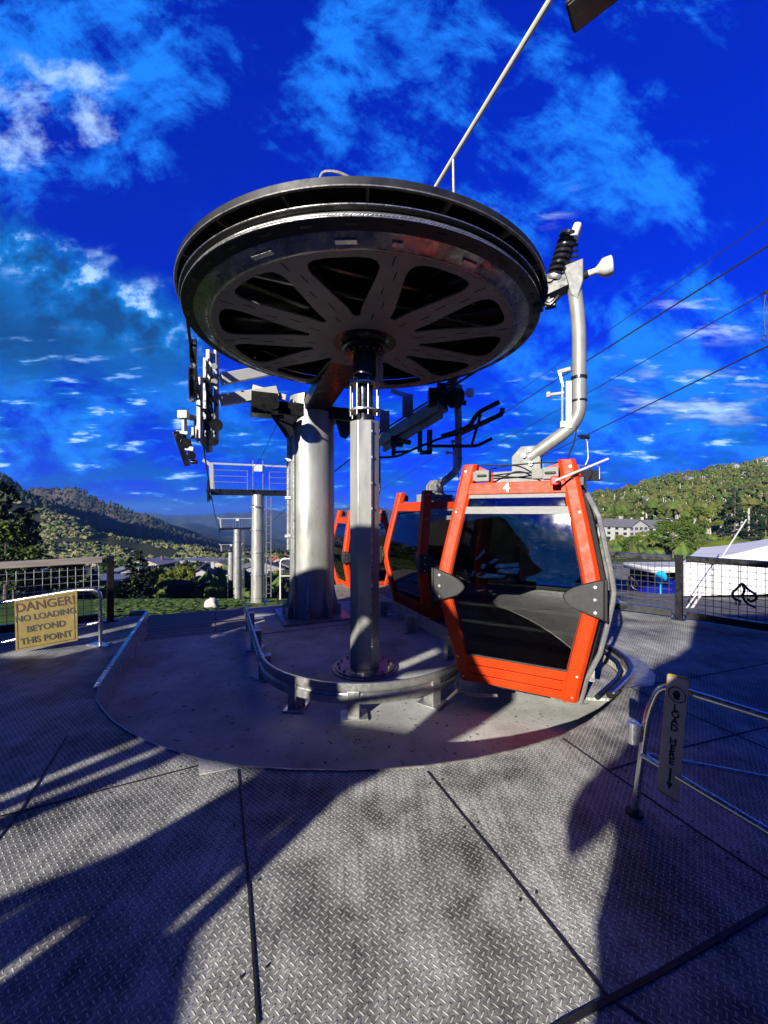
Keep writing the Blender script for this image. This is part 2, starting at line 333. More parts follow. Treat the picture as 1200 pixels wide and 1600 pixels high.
    fin = N.new('ShaderNodeMix'); fin.data_type = 'RGBA'; Lk.new(wear, fin.inputs[0]); Lk.new(gr2.outputs[2], fin.inputs[6]); fin.inputs[7].default_value = (.80, .77, .68, 1)
    Lk.new(fin.outputs[2], b.inputs['Base Color'])
    Lk.new(mth('SUBTRACT', .62, mth('MULTIPLY', wear, .22)), b.inputs['Roughness'])
    b.inputs['Metallic'].default_value = .0; b.inputs['Specular IOR Level'].default_value = .3
    h = mth('ADD', mth('MULTIPLY', lug.outputs[0], .005), mth('MULTIPLY', n2.outputs[0], .0012))
    bp = N.new('ShaderNodeBump'); bp.inputs['Strength'].default_value = .85; bp.inputs['Distance'].default_value = 1.0; Lk.new(h, bp.inputs['Height']); Lk.new(bp.outputs[0], b.inputs['Normal'])
    return m
M['deck'] = deck_mat()

def concrete_mat():
    m = mat('stained_concrete', (.32, .318, .285), .82, 0, .2, 1.3, bump=.25, bscale=45, col2=(.58, .575, .52), detail=10)
    nt = m.node_tree; N = nt.nodes; Lk = nt.links; b = N['Principled BSDF']
    old = b.inputs['Base Color'].links[0].from_socket
    tc = N.new('ShaderNodeTexCoord')
    def stain(prev, sc, lo, hi, col, f):
        no = N.new('ShaderNodeTexNoise'); no.inputs['Scale'].default_value = sc; no.inputs['Detail'].default_value = 5; Lk.new(tc.outputs['Object'], no.inputs['Vector'])
        rp = N.new('ShaderNodeMapRange'); rp.inputs[1].default_value = lo; rp.inputs[2].default_value = hi; rp.inputs[4].default_value = f; Lk.new(no.outputs[0], rp.inputs[0])
        mx = N.new('ShaderNodeMix'); mx.data_type = 'RGBA'; Lk.new(rp.outputs[0], mx.inputs[0]); Lk.new(prev, mx.inputs[6]); mx.inputs[7].default_value = col+(1,); return mx.outputs[2]
    c = stain(old, 1.1, .55, .75, (.24, .18, .11), .7)
    c = stain(c, 16, .64, .70, (.04, .036, .034), .85)
    c = stain(c, 34, .67, .73, (.035, .032, .03), .8)
    Lk.new(c, b.inputs['Base Color']); return m
M['concrete'] = concrete_mat()

def plank_mat():
    m = bpy.data.materials.new('grey_planks'); m.use_nodes = True; nt = m.node_tree; N = nt.nodes; Lk = nt.links; b = N['Principled BSDF']
    geo = N.new('ShaderNodeNewGeometry'); mp = N.new('ShaderNodeMapping'); mp.inputs['Rotation'].default_value = (0, 0, R(-23)); Lk.new(geo.outputs['Position'], mp.inputs[0])
    br = N.new('ShaderNodeTexBrick'); br.inputs['Scale'].default_value = 1; br.inputs['Brick Width'].default_value = 3.2; br.inputs['Row Height'].default_value = .22; br.inputs['Mortar Size'].default_value = .012
    br.inputs['Color1'].default_value = (.24, .215, .18, 1); br.inputs['Color2'].default_value = (.36, .33, .28, 1); br.inputs['Mortar'].default_value = (.02, .018, .015, 1); Lk.new(mp.outputs[0], br.inputs['Vector'])
    no = N.new('ShaderNodeTexNoise'); no.inputs['Scale'].default_value = 14; Lk.new(geo.outputs['Position'], no.inputs['Vector'])
    mx = N.new('ShaderNodeMix'); mx.data_type = 'RGBA'; mx.blend_type = 'MULTIPLY'; mx.inputs[0].default_value = .6; Lk.new(br.outputs[0], mx.inputs[6]); Lk.new(no.outputs[0], mx.inputs[7])
    Lk.new(mx.outputs[2], b.inputs['Base Color']); b.inputs['Roughness'].default_value = .8
    bp = N.new('ShaderNodeBump'); bp.inputs['Strength'].default_value = .5; bp.inputs['Distance'].default_value = .01; Lk.new(br.outputs[1], bp.inputs['Height']); bp.invert = True; Lk.new(bp.outputs[0], b.inputs['Normal'])
    return m
M['plank'] = plank_mat()

# ------------------------------------------------------------------ station frame: the lift line runs away to the left
WX, WY = -.28, 5.74                     # wheel centre
TH = R(23); L = Vector((-math.sin(TH), math.cos(TH), 0)); Nn = Vector((math.cos(TH), math.sin(TH), 0))
W = Vector((WX, WY, 0)); PADZ = -.35
def st(a, s, z=0.0): q = W+Nn*a+L*s; return Vector((q.x, q.y, z))     # across, along, height

# ------------------------------------------------------------------ ground: deck, pit, planks
EDGE = [(1.35, 9.7), (2.75, 6.6), (3.12, 5.75), (3.16, 5.3), (3.05, 4.87), (2.81, 4.53), (2.5, 4.17), (2.18, 3.86), (1.86, 3.59), (1.52, 3.366), (1.1, 3.18), (.687, 3.044), (.3, 2.96), (0, 2.925), (-.3, 2.909), (-.7, 2.92), (-1.08, 2.967), (-1.38, 3.04), (-1.646, 3.141), (-1.92, 3.26), (-2.157, 3.395), (-2.45, 3.59), (-2.70, 3.81), (-2.88, 3.98), (-3.0, 4.13), (-3.1, 4.35), (-3.2, 4.6), (-4.34, 7.27)]
deck_poly = [(-12, -2.9), (12, -2.9), (12, 1.5), (5.4, 7.3), (2.9, 9.0), (2.3, 9.7)]+EDGE+[(-4.55, 7.27), (-4.95, 7.0), (-12, 1.2)]
b = MB(); b.plate(deck_poly, [], (0, 0, -.33), (1, 0, 0), (0, 1, 0), .33)
deck = b.build('deck', M['deck'], smooth=0, kind='structure')
seams = [[(372, 1203), (386, 1350), (403, 1600)], [(668, 1205), (800, 1368), (945, 1552)], [(880, 1154), (950, 1203), (1107, 1310), (1300, 1440)], [(950, 1203), (1065, 1168), (1200, 1135)], [(985, 1074), (1200, 1170)], [(985, 1074), (1123, 1051), (1230, 1030)], [(105, 1150), (30, 1270), (-60, 1380)], [(310, 1196), (30, 1268), (-40, 1285)], [(945, 1552), (1010, 1600), (1100, 1700)]]
b = MB()
for k, s in enumerate(seams):
    P = [gp(u, v, .003) for u, v in s]
    for p, q in zip(P, P[1:]):
        b.beam(p, q, .012, .004); d_ = (q-p).normalized(); e_ = Vector((-d_.y, d_.x, 0)); x = .12
        while x < (q-p).length-.05:
            for sd in (-.05, .05): c_ = p+d_*x+e_*sd; b.cyl((c_.x, c_.y, .001), (c_.x, c_.y, .005), .006, 8)
            x += .42
b.build('seam', M['black_rubber'], deck, smooth=0, kind='structure')
b = MB(); P = [gp(u, v, .003) for u, v in ((1330, 1340), (1200, 1420), (1030, 1520), (880, 1600), (640, 1760))]
for p, q in zip(P, P[1:]): b.beam(p, q, .022, .006)
b.build('joint_strip', M['black_rubber'], deck, smooth=0)
b = MB(); P = [gp(309, 1183, .005), gp(312, 1210, .005), gp(374, 1198, .005)]; b.add(P+[p-Vector((0, 0, .004)) for p in P], [(0, 1, 2), (5, 4, 3), (0, 3, 4, 1), (1, 4, 5, 2), (2, 5, 3, 0)]); b.build('corner_patch', M['concrete'], deck, smooth=0, kind='structure')
# steel lip round the pit and the pit's wall
b = MB()
for (x0, y0), (x1, y1) in zip(EDGE[2:-4], EDGE[3:-3]): b.beam((x0, y0, -.055), (x1, y1, -.055), .012, .13)
b.build('pit_lip', M['rust'], deck, smooth=0)
b = MB()
n = 48
b.plate([(-9, 2.2), (6, 2.2), (6, 11.2), (.83, 9.05), (-4.05, 6.97), (-9, 4.9)], [], (0, 0, PADZ-.3), (1, 0, 0), (0, 1, 0), .3)
pad = b.build('pavement', M['concrete'], smooth=0, kind='structure')
b = MB(); b.plate([(x, y) for x, y in [tuple(st(a, s)[:2]) for a, s in ((-1.3, 2.2), (1.2, 2.2), (1.2, 4.2), (-1.3, 4.2))]], [], (0, 0, PADZ), (1, 0, 0), (0, 1, 0), .012)
b.build('tower_plinth', M['concrete'], pad, smooth=0)
b = MB(); q = [(-9, 4.9), (-4.05, 6.97), (.83, 9.05), (6, 11.2), (2.2, 13.8), (-1.4, 12.6), (-2.4, 9.75), (-5.7, 8.4), (-9, 6.9)]
b.plate(q, [], (0, 0, PADZ-.12), (1, 0, 0), (0, 1, 0), .116)
b.build('boardwalk', M['plank'], smooth=0, kind='structure')
# steel wall plate along the left of the pit, with the curled end
b = MB(); pa = Vector((-3.02, 4.16, 0)); pb = Vector((-4.36, 7.3, 0)); dn = Vector((.92, .39, 0))
b.beam(pa+Vector((0, 0, -.14)), pb+Vector((0, 0, -.14)), .02, .40)
b.beam(pa+Vector((0, 0, .065)), pb+Vector((0, 0, .065)), .05, .012)
for k in range(9):
    a0 = math.pi*k/8; a1 = math.pi*(k+1)/8
    if k < 8:
        p0 = pb+Vector((-.16, 0, 0))+Vector((math.cos(a0)*.16, math.sin(a0)*.12, -.10)); p1 = pb+Vector((-.16, 0, 0))+Vector((math.cos(a1)*.16, math.sin(a1)*.12, -.10)); b.beam(p0, p1, .02, .32)
tag(b.build('wall_plate', M['tube'], smooth=30), 'long galvanised steel edge plate with a curled end along the left side of the pit', 'edge plate')

# ------------------------------------------------------------------ bullwheel
def arc(c, r, a0, a1, n): return [(c[0]+r*math.cos(a0+(a1-a0)*k/n), c[1]+r*math.sin(a0+(a1-a0)*k/n)) for k in range(n+1)]
wheel = thing('bullwheel', 'huge dark horizontal spoked bullwheel turning the haul rope overhead', 'bullwheel', (WX, WY, 4.34))
NS = 11; A0 = -math.pi/2-R(4)
holes = []
for k in range(NS):
    a = A0+2*math.pi*k/NS; ri, ro = .80, 1.945; ho = R(12.0); pts = []
    def pt(r, da): return (r*math.cos(a+da), r*math.sin(a+da))
    # rounded triangular window
    P = [pt(ri, -.05), pt(ri, .05), pt(1.0, .085)]+[pt(1.72, ho*.97), pt(1.82, ho*.96), pt(1.90, ho*.86), pt(1.935, ho*.68)]
    P += [pt(ro, ho*t) for t in (.4, .2, 0, -.2, -.4)]+[pt(1.935, -ho*.68), pt(1.90, -ho*.86), pt(1.82, -ho*.96), pt(1.72, -ho*.97), pt(1.0, -.085)]
    holes.append(P)
b = MB(); b.plate(circle(2.03, 128), holes, (WX, WY, 4.34), (1, 0, 0), (0, 1, 0), .02)
for k in range(NS):
    a = A0+2*math.pi*(k+.5)/NS; e = Vector((math.cos(a), math.sin(a), 0)); t = Vector((-e.y, e.x, 0))
    for i, r in enumerate((.78, 1.08, 1.38, 1.68, 1.92)):
        c = W+e*r+t*(.035 if i % 2 else -.035); b.beam(c-e*.075+Vector((0, 0, 4.339)), c+e*.075+Vector((0, 0, 4.339)), .014, .004, m=1)
disc = b.build('wheel_disc', [M['wheel'], M['black_rubber']], wheel, smooth=30)
# dished rim: conical web, flat ring, lower lip, groove, upper lip
b = MB(); b.lathe([(2.03, 4.34), (2.06, 4.325), (2.10, 4.33), (2.2, 4.375), (2.235, 4.385)], (WX, WY, 0), 128, caps=False)
web = b.build('rim_web', M['wheel_rim'], wheel, smooth=40)
b = MB(); b.lathe([(2.235, 4.385), (2.245, 4.392), (2.355, 4.402), (2.37, 4.41), (2.37, 4.42), (2.335, 4.425), (2.30, 4.44), (2.29, 4.455), (2.30, 4.475), (2.335, 4.49), (2.385, 4.495), (2.39, 4.505), (2.385, 4.515), (2.2, 4.53), (2.2, 4.40)], (WX, WY, 0), 160, caps=False)
for k in range(36):
    a = 2*math.pi*k/36; e = Vector((math.cos(a), math.sin(a), 0)); t = Vector((-e.y, e.x, 0)); c = W+e*2.305
    b.beam(c-t*.055+Vector((0, 0, 4.396)), c+t*.055+Vector((0, 0, 4.396)), .035, .008)
b.build('rim', M['cover'], wheel, smooth=40)
b = MB(); b.lathe([(2.367, 4.412), (2.373, 4.412), (2.373, 4.420), (2.367, 4.420)], (WX, WY, 0), 160, closed=True); b.lathe([(2.387, 4.501), (2.393, 4.501), (2.393, 4.509), (2.387, 4.509)], (WX, WY, 0), 160, closed=True)
b.build('rim_edge', M['bright_edge'], wheel, smooth=40)
# small bright plate bolted in the web
for a, w in ((-math.pi/2-.03, .10), (-math.pi/2+.19, .05), (-math.pi/2-.42, .12), (-math.pi/2+.55, .09)):
    e = Vector((math.cos(a), math.sin(a), 0)); t = Vector((-e.y, e.x, 0)); c = W+e*2.14; b = MB()
    b.beam(c-t*w+Vector((0, 0, 4.343)), c+t*w+Vector((0, 0, 4.343)), .07, .006); b.build('web_plate', M['bright_edge'], web, smooth=0)
# hub and bearing under the disc
b = MB(); b.lathe([(.50, 4.342), (.36, 4.335), (.33, 4.30), (.33, 4.24), (.29, 4.23), (.29, 4.19), (.26, 4.185), (.26, 4.155), (.2, 4.15)], (WX, WY, 0), 48)
for k in range(18):
    a = 2*math.pi*k/18; b.cyl((WX+.275*math.cos(a), WY+.275*math.sin(a), 4.205), (WX+.275*math.cos(a), WY+.275*math.sin(a), 4.165), .012, 6, m=1)
hub = b.build('hub', [M['black_steel'], M['galv']], wheel, smooth=40)

# cover over the wheel
cov = thing('wheel_cover', 'round black sheet metal cover with ribs over the top of the bullwheel', 'cover', (WX, WY, 4.6))
b = MB(); b.lathe([(2.43, 4.63), (2.435, 4.70), (2.40, 4.715), (1.2, 4.78), (.02, 4.80), (.02, 4.77), (1.2, 4.75), (2.36, 4.69), (2.40, 4.68), (2.41, 4.63)], (WX, WY, 0), 128, closed=True)
b.build('cover_plate', M['cover'], cov, smooth=40)
b = MB(); b.lathe([(2.41, 4.620), (2.438, 4.620), (2.442, 4.628), (2.41, 4.628)], (WX, WY, 0), 160, closed=True); b.build('cover_edge', M['rust'], cov, smooth=40)
b = MB(); b.lathe([(2.16, 4.53), (2.17, 4.69), (2.15, 4.69), (2.14, 4.53)], (WX, WY, 0), 96, closed=True)
b.build('cover_skirt', M['cover'], cov, smooth=40)
for k in range(20):
    a = -math.pi/2+.06+2*math.pi*k/20; e = Vector((math.cos(a), math.sin(a), 0)); b = MB(); b.beam(W+e*2.17+Vector((0, 0, 4.645)), W+e*2.40+Vector((0, 0, 4.655)), .025, .05); b.build('rib', M['rust'], cov, smooth=0)
b = MB()
for k in range(6):
    a = math.pi*k/6+.2; e = Vector((math.cos(a), math.sin(a), 0)); b.beam(W-e*2.12+Vector((0, 0, 4.60)), W+e*2.12+Vector((0, 0, 4.60)), .09, .14)
b.beam(st(-2.1, -.9, 4.46), st(2.1, -.9, 4.46), .03, .03, m=1); b.beam(st(-1.2, -1.3, 4.5), st(1.0, -1.3, 4.5), .05, .05, m=0)
b.build('cover_frame', [M['black_steel'], M['galv']], cov, smooth=0)
b = MB(); b.tube(bend([px(497, 290, 3.75), px(503, 268, 3.75), px(525, 268, 3.72), px(545, 276, 3.65), px(560, 290, 3.6)], .08), .014, 8); b.build('lifting_handle', M['galv'], cov)

# haul rope round the wheel and out along the line
rope = thing('haul_rope', 'twisted steel haul rope wrapped round the bullwheel and running down the line', 'haul rope', (WX, WY, 4.45))
RR = 2.325; RZ = 4.458
b = MB()
def wrap(ph0, ph1, n):
    return [Vector((WX+RR*math.cos(a), WY+RR*math.sin(a), RZ)) for a in [ph0+(ph1-ph0)*k/n for k in range(n+1)]]
a_left = math.pi+TH; a_right = 2*math.pi+TH
core = wrap(a_left, a_right, 420)
for s in range(6):
    P = []
    for k, p in enumerate(core):
        e = Vector((p.x-WX, p.y-WY, 0)).normalized(); ph = k*.52+s*math.pi/3; P.append(p+e*(math.cos(ph)*.013)+Vector((0, 0, math.sin(ph)*.013)))
    b.tube(P, .0135, 6)
b.build('wrapped_rope', M['rope'], rope, smooth=60)
T1 = px(403, 770, 21); T2 = px(371, 825, 57)
def sag(p, q, s, n=14): return [p.lerp(q, k/n)-Vector((0, 0, 4*s*(k/n)*(1-k/n))) for k in range(n+1)]
LT = st(-RR, 0, RZ); RT = st(RR, 0, RZ)
LS = st(-RR, 2.6, 4.25); RS = st(RR, 4.6, 4.2)
T1L = T1-Nn*2.3+Vector((0, 0, .05)); T1R = T1+Nn*2.3+Vector((0, 0, .05)); T2L = T2-Nn*2.3; T2R = T2+Nn*2.3
b = MB(); b.tube([LT, LS]+sag(LS, T1L, .15)[1:]+sag(T1L, T2L, .6)[1:]+sag(T2L, T2L+L*90+Vector((0, 0, -13)), 1)[1:], .023, 8)
b.build('outgoing_rope', M['dark_rope'], rope)
b = MB(); b.tube([RT, RS]+sag(RS, T1R, .15)[1:]+sag(T1R, T2R, .6)[1:]+sag(T2R, T2R+L*90+Vector((0, 0, -13)), 1)[1:], .023, 8)
b.build('incoming_rope', M['dark_rope'], rope)
b = MB(); b.tube(sag(px(441, 640, 8.4), px(381, 735, 21), .5), .008, 5); tag(b.build('signal_cable', M['dark_rope']), 'thin dark cable drooping from the station column to the nearest lift tower', 'cable')
b = MB(); b.tube(sag(px(505, 685, 8.9), px(424, 728, 20.5), .1)+sag(px(424, 728, 20.5), px(372, 815, 57), .8)[1:], .011, 5); tag(b.build('signal_cable', M['dark_rope']), 'dark cable running behind the station column to the tower top rail', 'cable')

# ------------------------------------------------------------------ support post under the hub
post = thing('support_post', 'octagonal steel post carrying the bullwheel hub on a round base flange', 'post', (WX, WY, PADZ))
b = MB(); b.lathe([(.47, PADZ), (.47, PADZ+.02), (.43, PADZ+.022), (.43, PADZ+.04), (.2, PADZ+.045)], (WX, WY, 0), 40); 
for k in range(16):
    a = 2*math.pi*k/16; b.cyl((WX+.38*math.cos(a), WY+.38*math.sin(a), PADZ+.04), (WX+.38*math.cos(a), WY+.38*math.sin(a), PADZ+.075), .018, 6, m=1)
fl = b.build('base_flange', [M['rust'], M['galv']], post, smooth=35)
b = MB(); oc = [(.095, -.205), (.205, -.10), (.205, .10), (.095, .205), (-.095, .205), (-.205, .10), (-.205, -.10), (-.095, -.205)]
ang = math.atan2(-WX, WY)*1.0
pf = [Vector((x*math.cos(ang)-y*math.sin(ang), x*math.sin(ang)+y*math.cos(ang), 0)) for x, y in oc]
b.prism([(p.x, p.y) for p in pf], (WX, WY, PADZ+.04), (1, 0, 0), (0, 1, 0), 3.19-PADZ-.04)
shaft = b.build('post_shaft', M['tower'], post, smooth=0, bevel=.008)
b = MB(); e = (pf[1]-pf[0]).normalized(); nrm = Vector((e.y, -e.x, 0)); c0 = W+pf[0]+nrm*.006
b.beam(c0+Vector((0, 0, .0)), c0+Vector((0, 0, 3.17)), .028, .008, up=nrm)
for k in range(9):
    z = .15+k*.36; b.box(c0+Vector((0, 0, z)), (.02, .02, .03))
b.build('seam_strip', M['bright_edge'], shaft, smooth=0)
b = MB(); b.lathe([(.165, 3.19), (.165, 3.2), (.115, 3.205), (.115, 3.28), (.12, 3.3), (.12, 3.72), (.15, 3.73), (.15, 3.76), (.135, 3.77), (.135, 3.79), (.15, 3.80), (.15, 3.83), (.17, 3.84), (.17, 4.16)], (WX, WY, 0), 32)
neck = b.build('axle', M['black_steel'], post, smooth=35)
b = MB()
for z in (3.34, 3.72): b.lathe([(.12, z), (.225, z), (.225, z+.025), (.12, z+.025)], (WX, WY, 0), 32, closed=True)
for k in range(8):
    a = 2*math.pi*k/8+.3; b.cyl((WX+.205*math.cos(a), WY+.205*math.sin(a), 3.27), (WX+.205*math.cos(a), WY+.205*math.sin(a), 3.79), .012, 8)
b.build('tie_rod_cage', M['galv'], neck, smooth=35)
b = MB(); b.cyl((WX+.22, WY-.02, 3.75), (WX+.22, WY-.02, 4.2), .02, 8); b.build('grease_pipe', M['rust'], neck)

# ------------------------------------------------------------------ big station column
TC = Vector((-1.56, 8.62, 0))
col = thing('station_column', 'wide round steel column standing on the concrete behind the wheel post', 'column', (TC.x, TC.y, PADZ), TH)
b = MB(); b.lathe([(.475, PADZ+.05), (.475, 4.35), (.3, 4.36)], TC, 48); shaft = b.build('column_shaft', M['tower'], col, smooth=35)
b = MB(); b.cyl(TC+Vector((-.30, -.385, PADZ+.05)), TC+Vector((-.30, -.385, 4.2)), .035, 8); b.cyl(TC+Vector((-.455, -.2, 1.1)), TC+Vector((-.455, -.2, 3.6)), .05, 8)
for z in (1.4, 2.2, 3.0): b.box(TC+Vector((-.46, -.22, z)), (.13, .13, .06))
b.build('conduit', M['galv'], shaft)
b = MB(); b.box(TC+Vector((0, 0, PADZ+.035)), (1.42, 1.42, .045), TH); b.build('base_plate', M['tower'], col, smooth=0)
for k in range(8):
    a = TH+2*math.pi*(k+.5)/8; e = Vector((math.cos(a), math.sin(a), 0)); t = Vector((-e.y, e.x, 0)); b = MB()
    b.prism([(.44, 0), (.62, 0), (.62, .06), (.52, .38), (.48, .58), (.44, .58)], TC+t*.012+Vector((0, 0, PADZ+.055)), e, (0, 0, 1), .025)
    b.box(TC+e*.585+Vector((0, 0, PADZ+.16)), (.09, .09, .22), a); b.build('gusset', M['tower'], col, smooth=0)
hd = TC+Vector((0, 0, 4.0))
b = MB(); b.beam(hd-Nn*1.15-L*.15, hd+Nn*1.3-L*.15, .5, .26); b.beam(hd-L*.4+Vector((0, 0, .12)), W+L*.2+Vector((0, 0, 4.58)), .5, .22)
b.prism([(-.95, -.16), (-.4, -.16), (-.5, -.55), (-.62, -.62)], hd-L*.42, Nn, (0, 0, 1), .04); b.prism([(.95, -.16), (.4, -.16), (.5, -.5), (.62, -.55)], hd-L*.42, Nn, (0, 0, 1), .04)
b.box(hd-Nn*1.05-L*.35+Vector((0, 0, .02)), (.5, .4, .42), TH); b.cyl(hd-Nn*.9-L*.58+Vector((0, 0, .02)), hd-Nn*.9-L*.45+Vector((0, 0, .02)), .12, 16)
b.build('column_head', M['black_steel'], col, smooth=30)
b = MB(); b.beam(px(432, 612, 8.0), px(344, 626, 7.4), .17, .20); b.beam(px(440, 575, 8.2), px(346, 593, 7.4), .17, .20); b.beam(px(446, 622, 8.1), px(394, 606, 7.8), .1, .12)
b.build('outrigger_arm', M['white'], col, smooth=0, bevel=.008)

# left guide assembly hanging on the outrigger
asm = thing('sheave_assembly', 'pale steel hanging frame with guide sheaves below the left edge of the wheel', 'sheave assembly', px(325, 640, 7.2))
D = 7.2
b = MB(); b.beam(px(327, 548, D), px(327, 706, D), .07, .14); b.beam(px(338, 548, D+.1), px(338, 690, D+.1), .05, .12); b.beam(px(312, 590, 6.9), px(312, 692, 6.9), .07, .10)
for v in (556, 588, 620, 660): b.beam(px(324, v, D), px(341, v+2, D+.1), .05, .06)
for v in (592, 640, 688): b.beam(px(311, v, 6.9), px(328, v+2, D), .05, .06)
b.beam(px(326, 706, D), px(308, 676, 6.9), .05, .07); b.beam(px(284, 650, 6.8), px(318, 655, 7.0), .05, .09); b.beam(px(288, 652, 6.8), px(288, 682, 6.8), .05, .1); b.beam(px(298, 682, 6.85), px(322, 686, 7.0), .05, .07); b.beam(px(306, 655, 6.95), px(306, 684, 6.95), .05, .05)
b.build('hanger_frame', M['white_steel'], asm, smooth=0, bevel=.008)
b = MB()
for u, v in ((331, 572), (331, 596), (331, 622), (331, 648), (329, 672)):
    b.beam(px(u-8, v-12, D-.12), px(u+8, v+12, D-.12), .025, .035); b.cyl(px(u+4, v, D-.16), px(u+4, v, D+.05), .05, 12, m=1); b.cyl(px(u-6, v+6, D-.16), px(u-6, v+6, D), .03, 8)
b.beam(px(321, 560, D-.1), px(321, 690, D-.1), .05, .08); b.cyl(px(338, 664, D-.22), px(338, 664, D+.1), .11, 16); b.cyl(px(334, 690, D-.22), px(334, 690, D+.1), .08, 14)
b.tube(bend([px(326, 560, D-.2), px(320, 610, D-.2), px(334, 640, D-.2), px(330, 690, D-.2)], .2), .012, 6)
b.build('trip_mechanism', [M['black_steel'], M['white_steel']], asm, smooth=30)
b = MB(); ax = (Nn*1.0+Vector((0, 0, .0)))
b.lathe([(.05, -.06), (.27, -.06), (.29, -.045), (.25, -.02), (.25, .02), (.29, .045), (.27, .06), (.05, .06)], px(302, 598, 6.5), 28, axis=ax); b.build('sheave', M['black_steel'], asm, smooth=40)
b = MB(); b.lathe([(.05, -.05), (.17, -.05), (.19, -.04), (.16, 0), (.19, .04), (.17, .05), (.05, .05)], px(302, 548, 6.0), 24, axis=ax); b.build('sheave', M['black_steel'], asm, smooth=40)
b = MB(); b.tube([px(303, 562, 6.4), px(308, 600, 6.5), px(315, 620, 6.6)], .03, 8); b.build('axle_arm', M['galv'], asm)
b = MB(); b.beam(px(274, 674, 6.6), px(293, 728, 6.7), .04, .09); b.beam(px(286, 676, 6.65), px(300, 716, 6.7), .03, .06); b.cyl(px(290, 692, 6.6), px(290, 692, 6.8), .085, 14); b.cyl(px(280, 682, 6.55), px(280, 682, 6.75), .06, 12); b.cyl(px(299, 712, 6.6), px(299, 712, 6.8), .07, 14); b.beam(px(276, 675, 6.65), px(294, 677, 6.65), .05, .05, m=1)
b.beam(px(290, 700, 6.66), px(303, 702, 6.66), .05, .07, m=1); b.cyl(px(298, 722, 6.7), px(308, 722, 6.7), .035, 8); b.beam(px(302, 668, 6.8), px(302, 686, 6.8), .04, .06, m=1); b.beam(px(296, 686, 6.72), px(303, 722, 6.72), .03, .04, m=1)
b.build('rope_catcher', [M['black_steel'], M['white_steel']], asm, smooth=30, bevel=.004)
b = MB(); b.box(px(287, 648, 6.75), (.16, .12, .13)); b.build('end_cap', M['white'], asm, smooth=0, bevel=.01)
b = MB(); b.tube([px(313, 622, 6.8), px(299, 627, 6.7), px(293, 624, 6.7)], .02, 6); b.build('limit_switch', M['galv'], asm)

# right guide assembly (in the wheel's shade)
rg = thing('guide_rail', 'dark guide rail with forked catcher arms under the right rear of the wheel', 'guide rail', px(660, 650, 9))
b = MB(); b.beam(px(597, 690, 10.3), px(692, 632, 8.1), .26, .26); b.beam(px(600, 702, 10.2), px(690, 648, 8.1), .08, .14)
b.build('main_beam', M['tower'], rg, smooth=0, bevel=.01)
for (u0, v0, u1, v1, d) in ((601, 642, 601, 676, 9.8), (637, 616, 637, 652, 9.0)):
    b = MB(); b.beam(px(u0, v0, d), px(u1, v1, d), .24, .05); b.beam(px(u0-26, v0-6, d), px(u0+4, v0+4, d), .1, .08); b.build('bracket', M['tower'], rg, smooth=0)
b = MB(); b.tube(bend([px(588, 715, 10.4), px(620, 714, 10), px(655, 698, 9.0), px(690, 684, 8.6), px(716, 678, 8.4)], .3), .03, 8); b.build('guide_tube', M['dark_rope'], rg)
b = MB(); b.beam(px(656, 660, 9), px(656, 706, 9), .10, .1); b.beam(px(656, 707, 9), px(674, 707, 9), .1, .09); b.beam(px(671, 672, 9), px(671, 708, 9), .12, .1); b.build('clevis', M['black_steel'], rg, smooth=0)
b = MB(); b.tube(bend([px(690, 682, 8.3), px(733, 668, 8.1), px(746, 645, 8.1), px(780, 628, 8.0)], .15), .05, 8); b.tube(bend([px(720, 677, 8.2), px(760, 658, 8.0), px(784, 647, 7.9), px(785, 638, 7.9)], .06), .05, 8); b.tube([px(751, 648, 8.05), px(737, 696, 8.1)], .03, 8)
b.tube(bend([px(672, 697, 8.5), px(745, 697, 8.2), px(769, 685, 8.1)], .1), .035, 8); b.build('catcher_fork', M['black_steel'], rg)
b = MB(); b.lathe([(.04, -.08), (.2, -.08), (.21, -.06), (.17, 0), (.21, .06), (.2, .08), (.04, .08)], px(712, 622, 8.0), 24, axis=Nn); b.build('sheave', M['black_rubber'], rg, smooth=40)
b = MB(); b.lathe([(.04, -.08), (.15, -.08), (.16, 0), (.15, .08), (.04, .08)], px(690, 618, 8.3), 24, axis=Nn); b.build('sheave', M['black_rubber'], rg, smooth=40)
b = MB(); b.box(px(682, 622, 8.2), (.35, .3, .35)); b.beam(px(690, 600, 8.2), px(690, 640, 8.2), .2, .2); b.cyl(px(700, 626, 8.1), px(729, 630, 8), .05, 12); b.build('bearing_block', M['black_steel'], rg, smooth=30, bevel=.015)
b = MB(); b.box(px(620, 690, 9.6), (.3, .2, .25)); b.cyl(px(622, 688, 9.4), px(642, 692, 9.4), .06, 10)
b.beam(px(615, 690, 9.6), px(615, 712, 9.6), .1, .1); b.beam(px(612, 707, 9.6), px(640, 705, 9.4), .06, .06); b.build('spring_box', M['black_steel'], rg, smooth=30, bevel=.015)

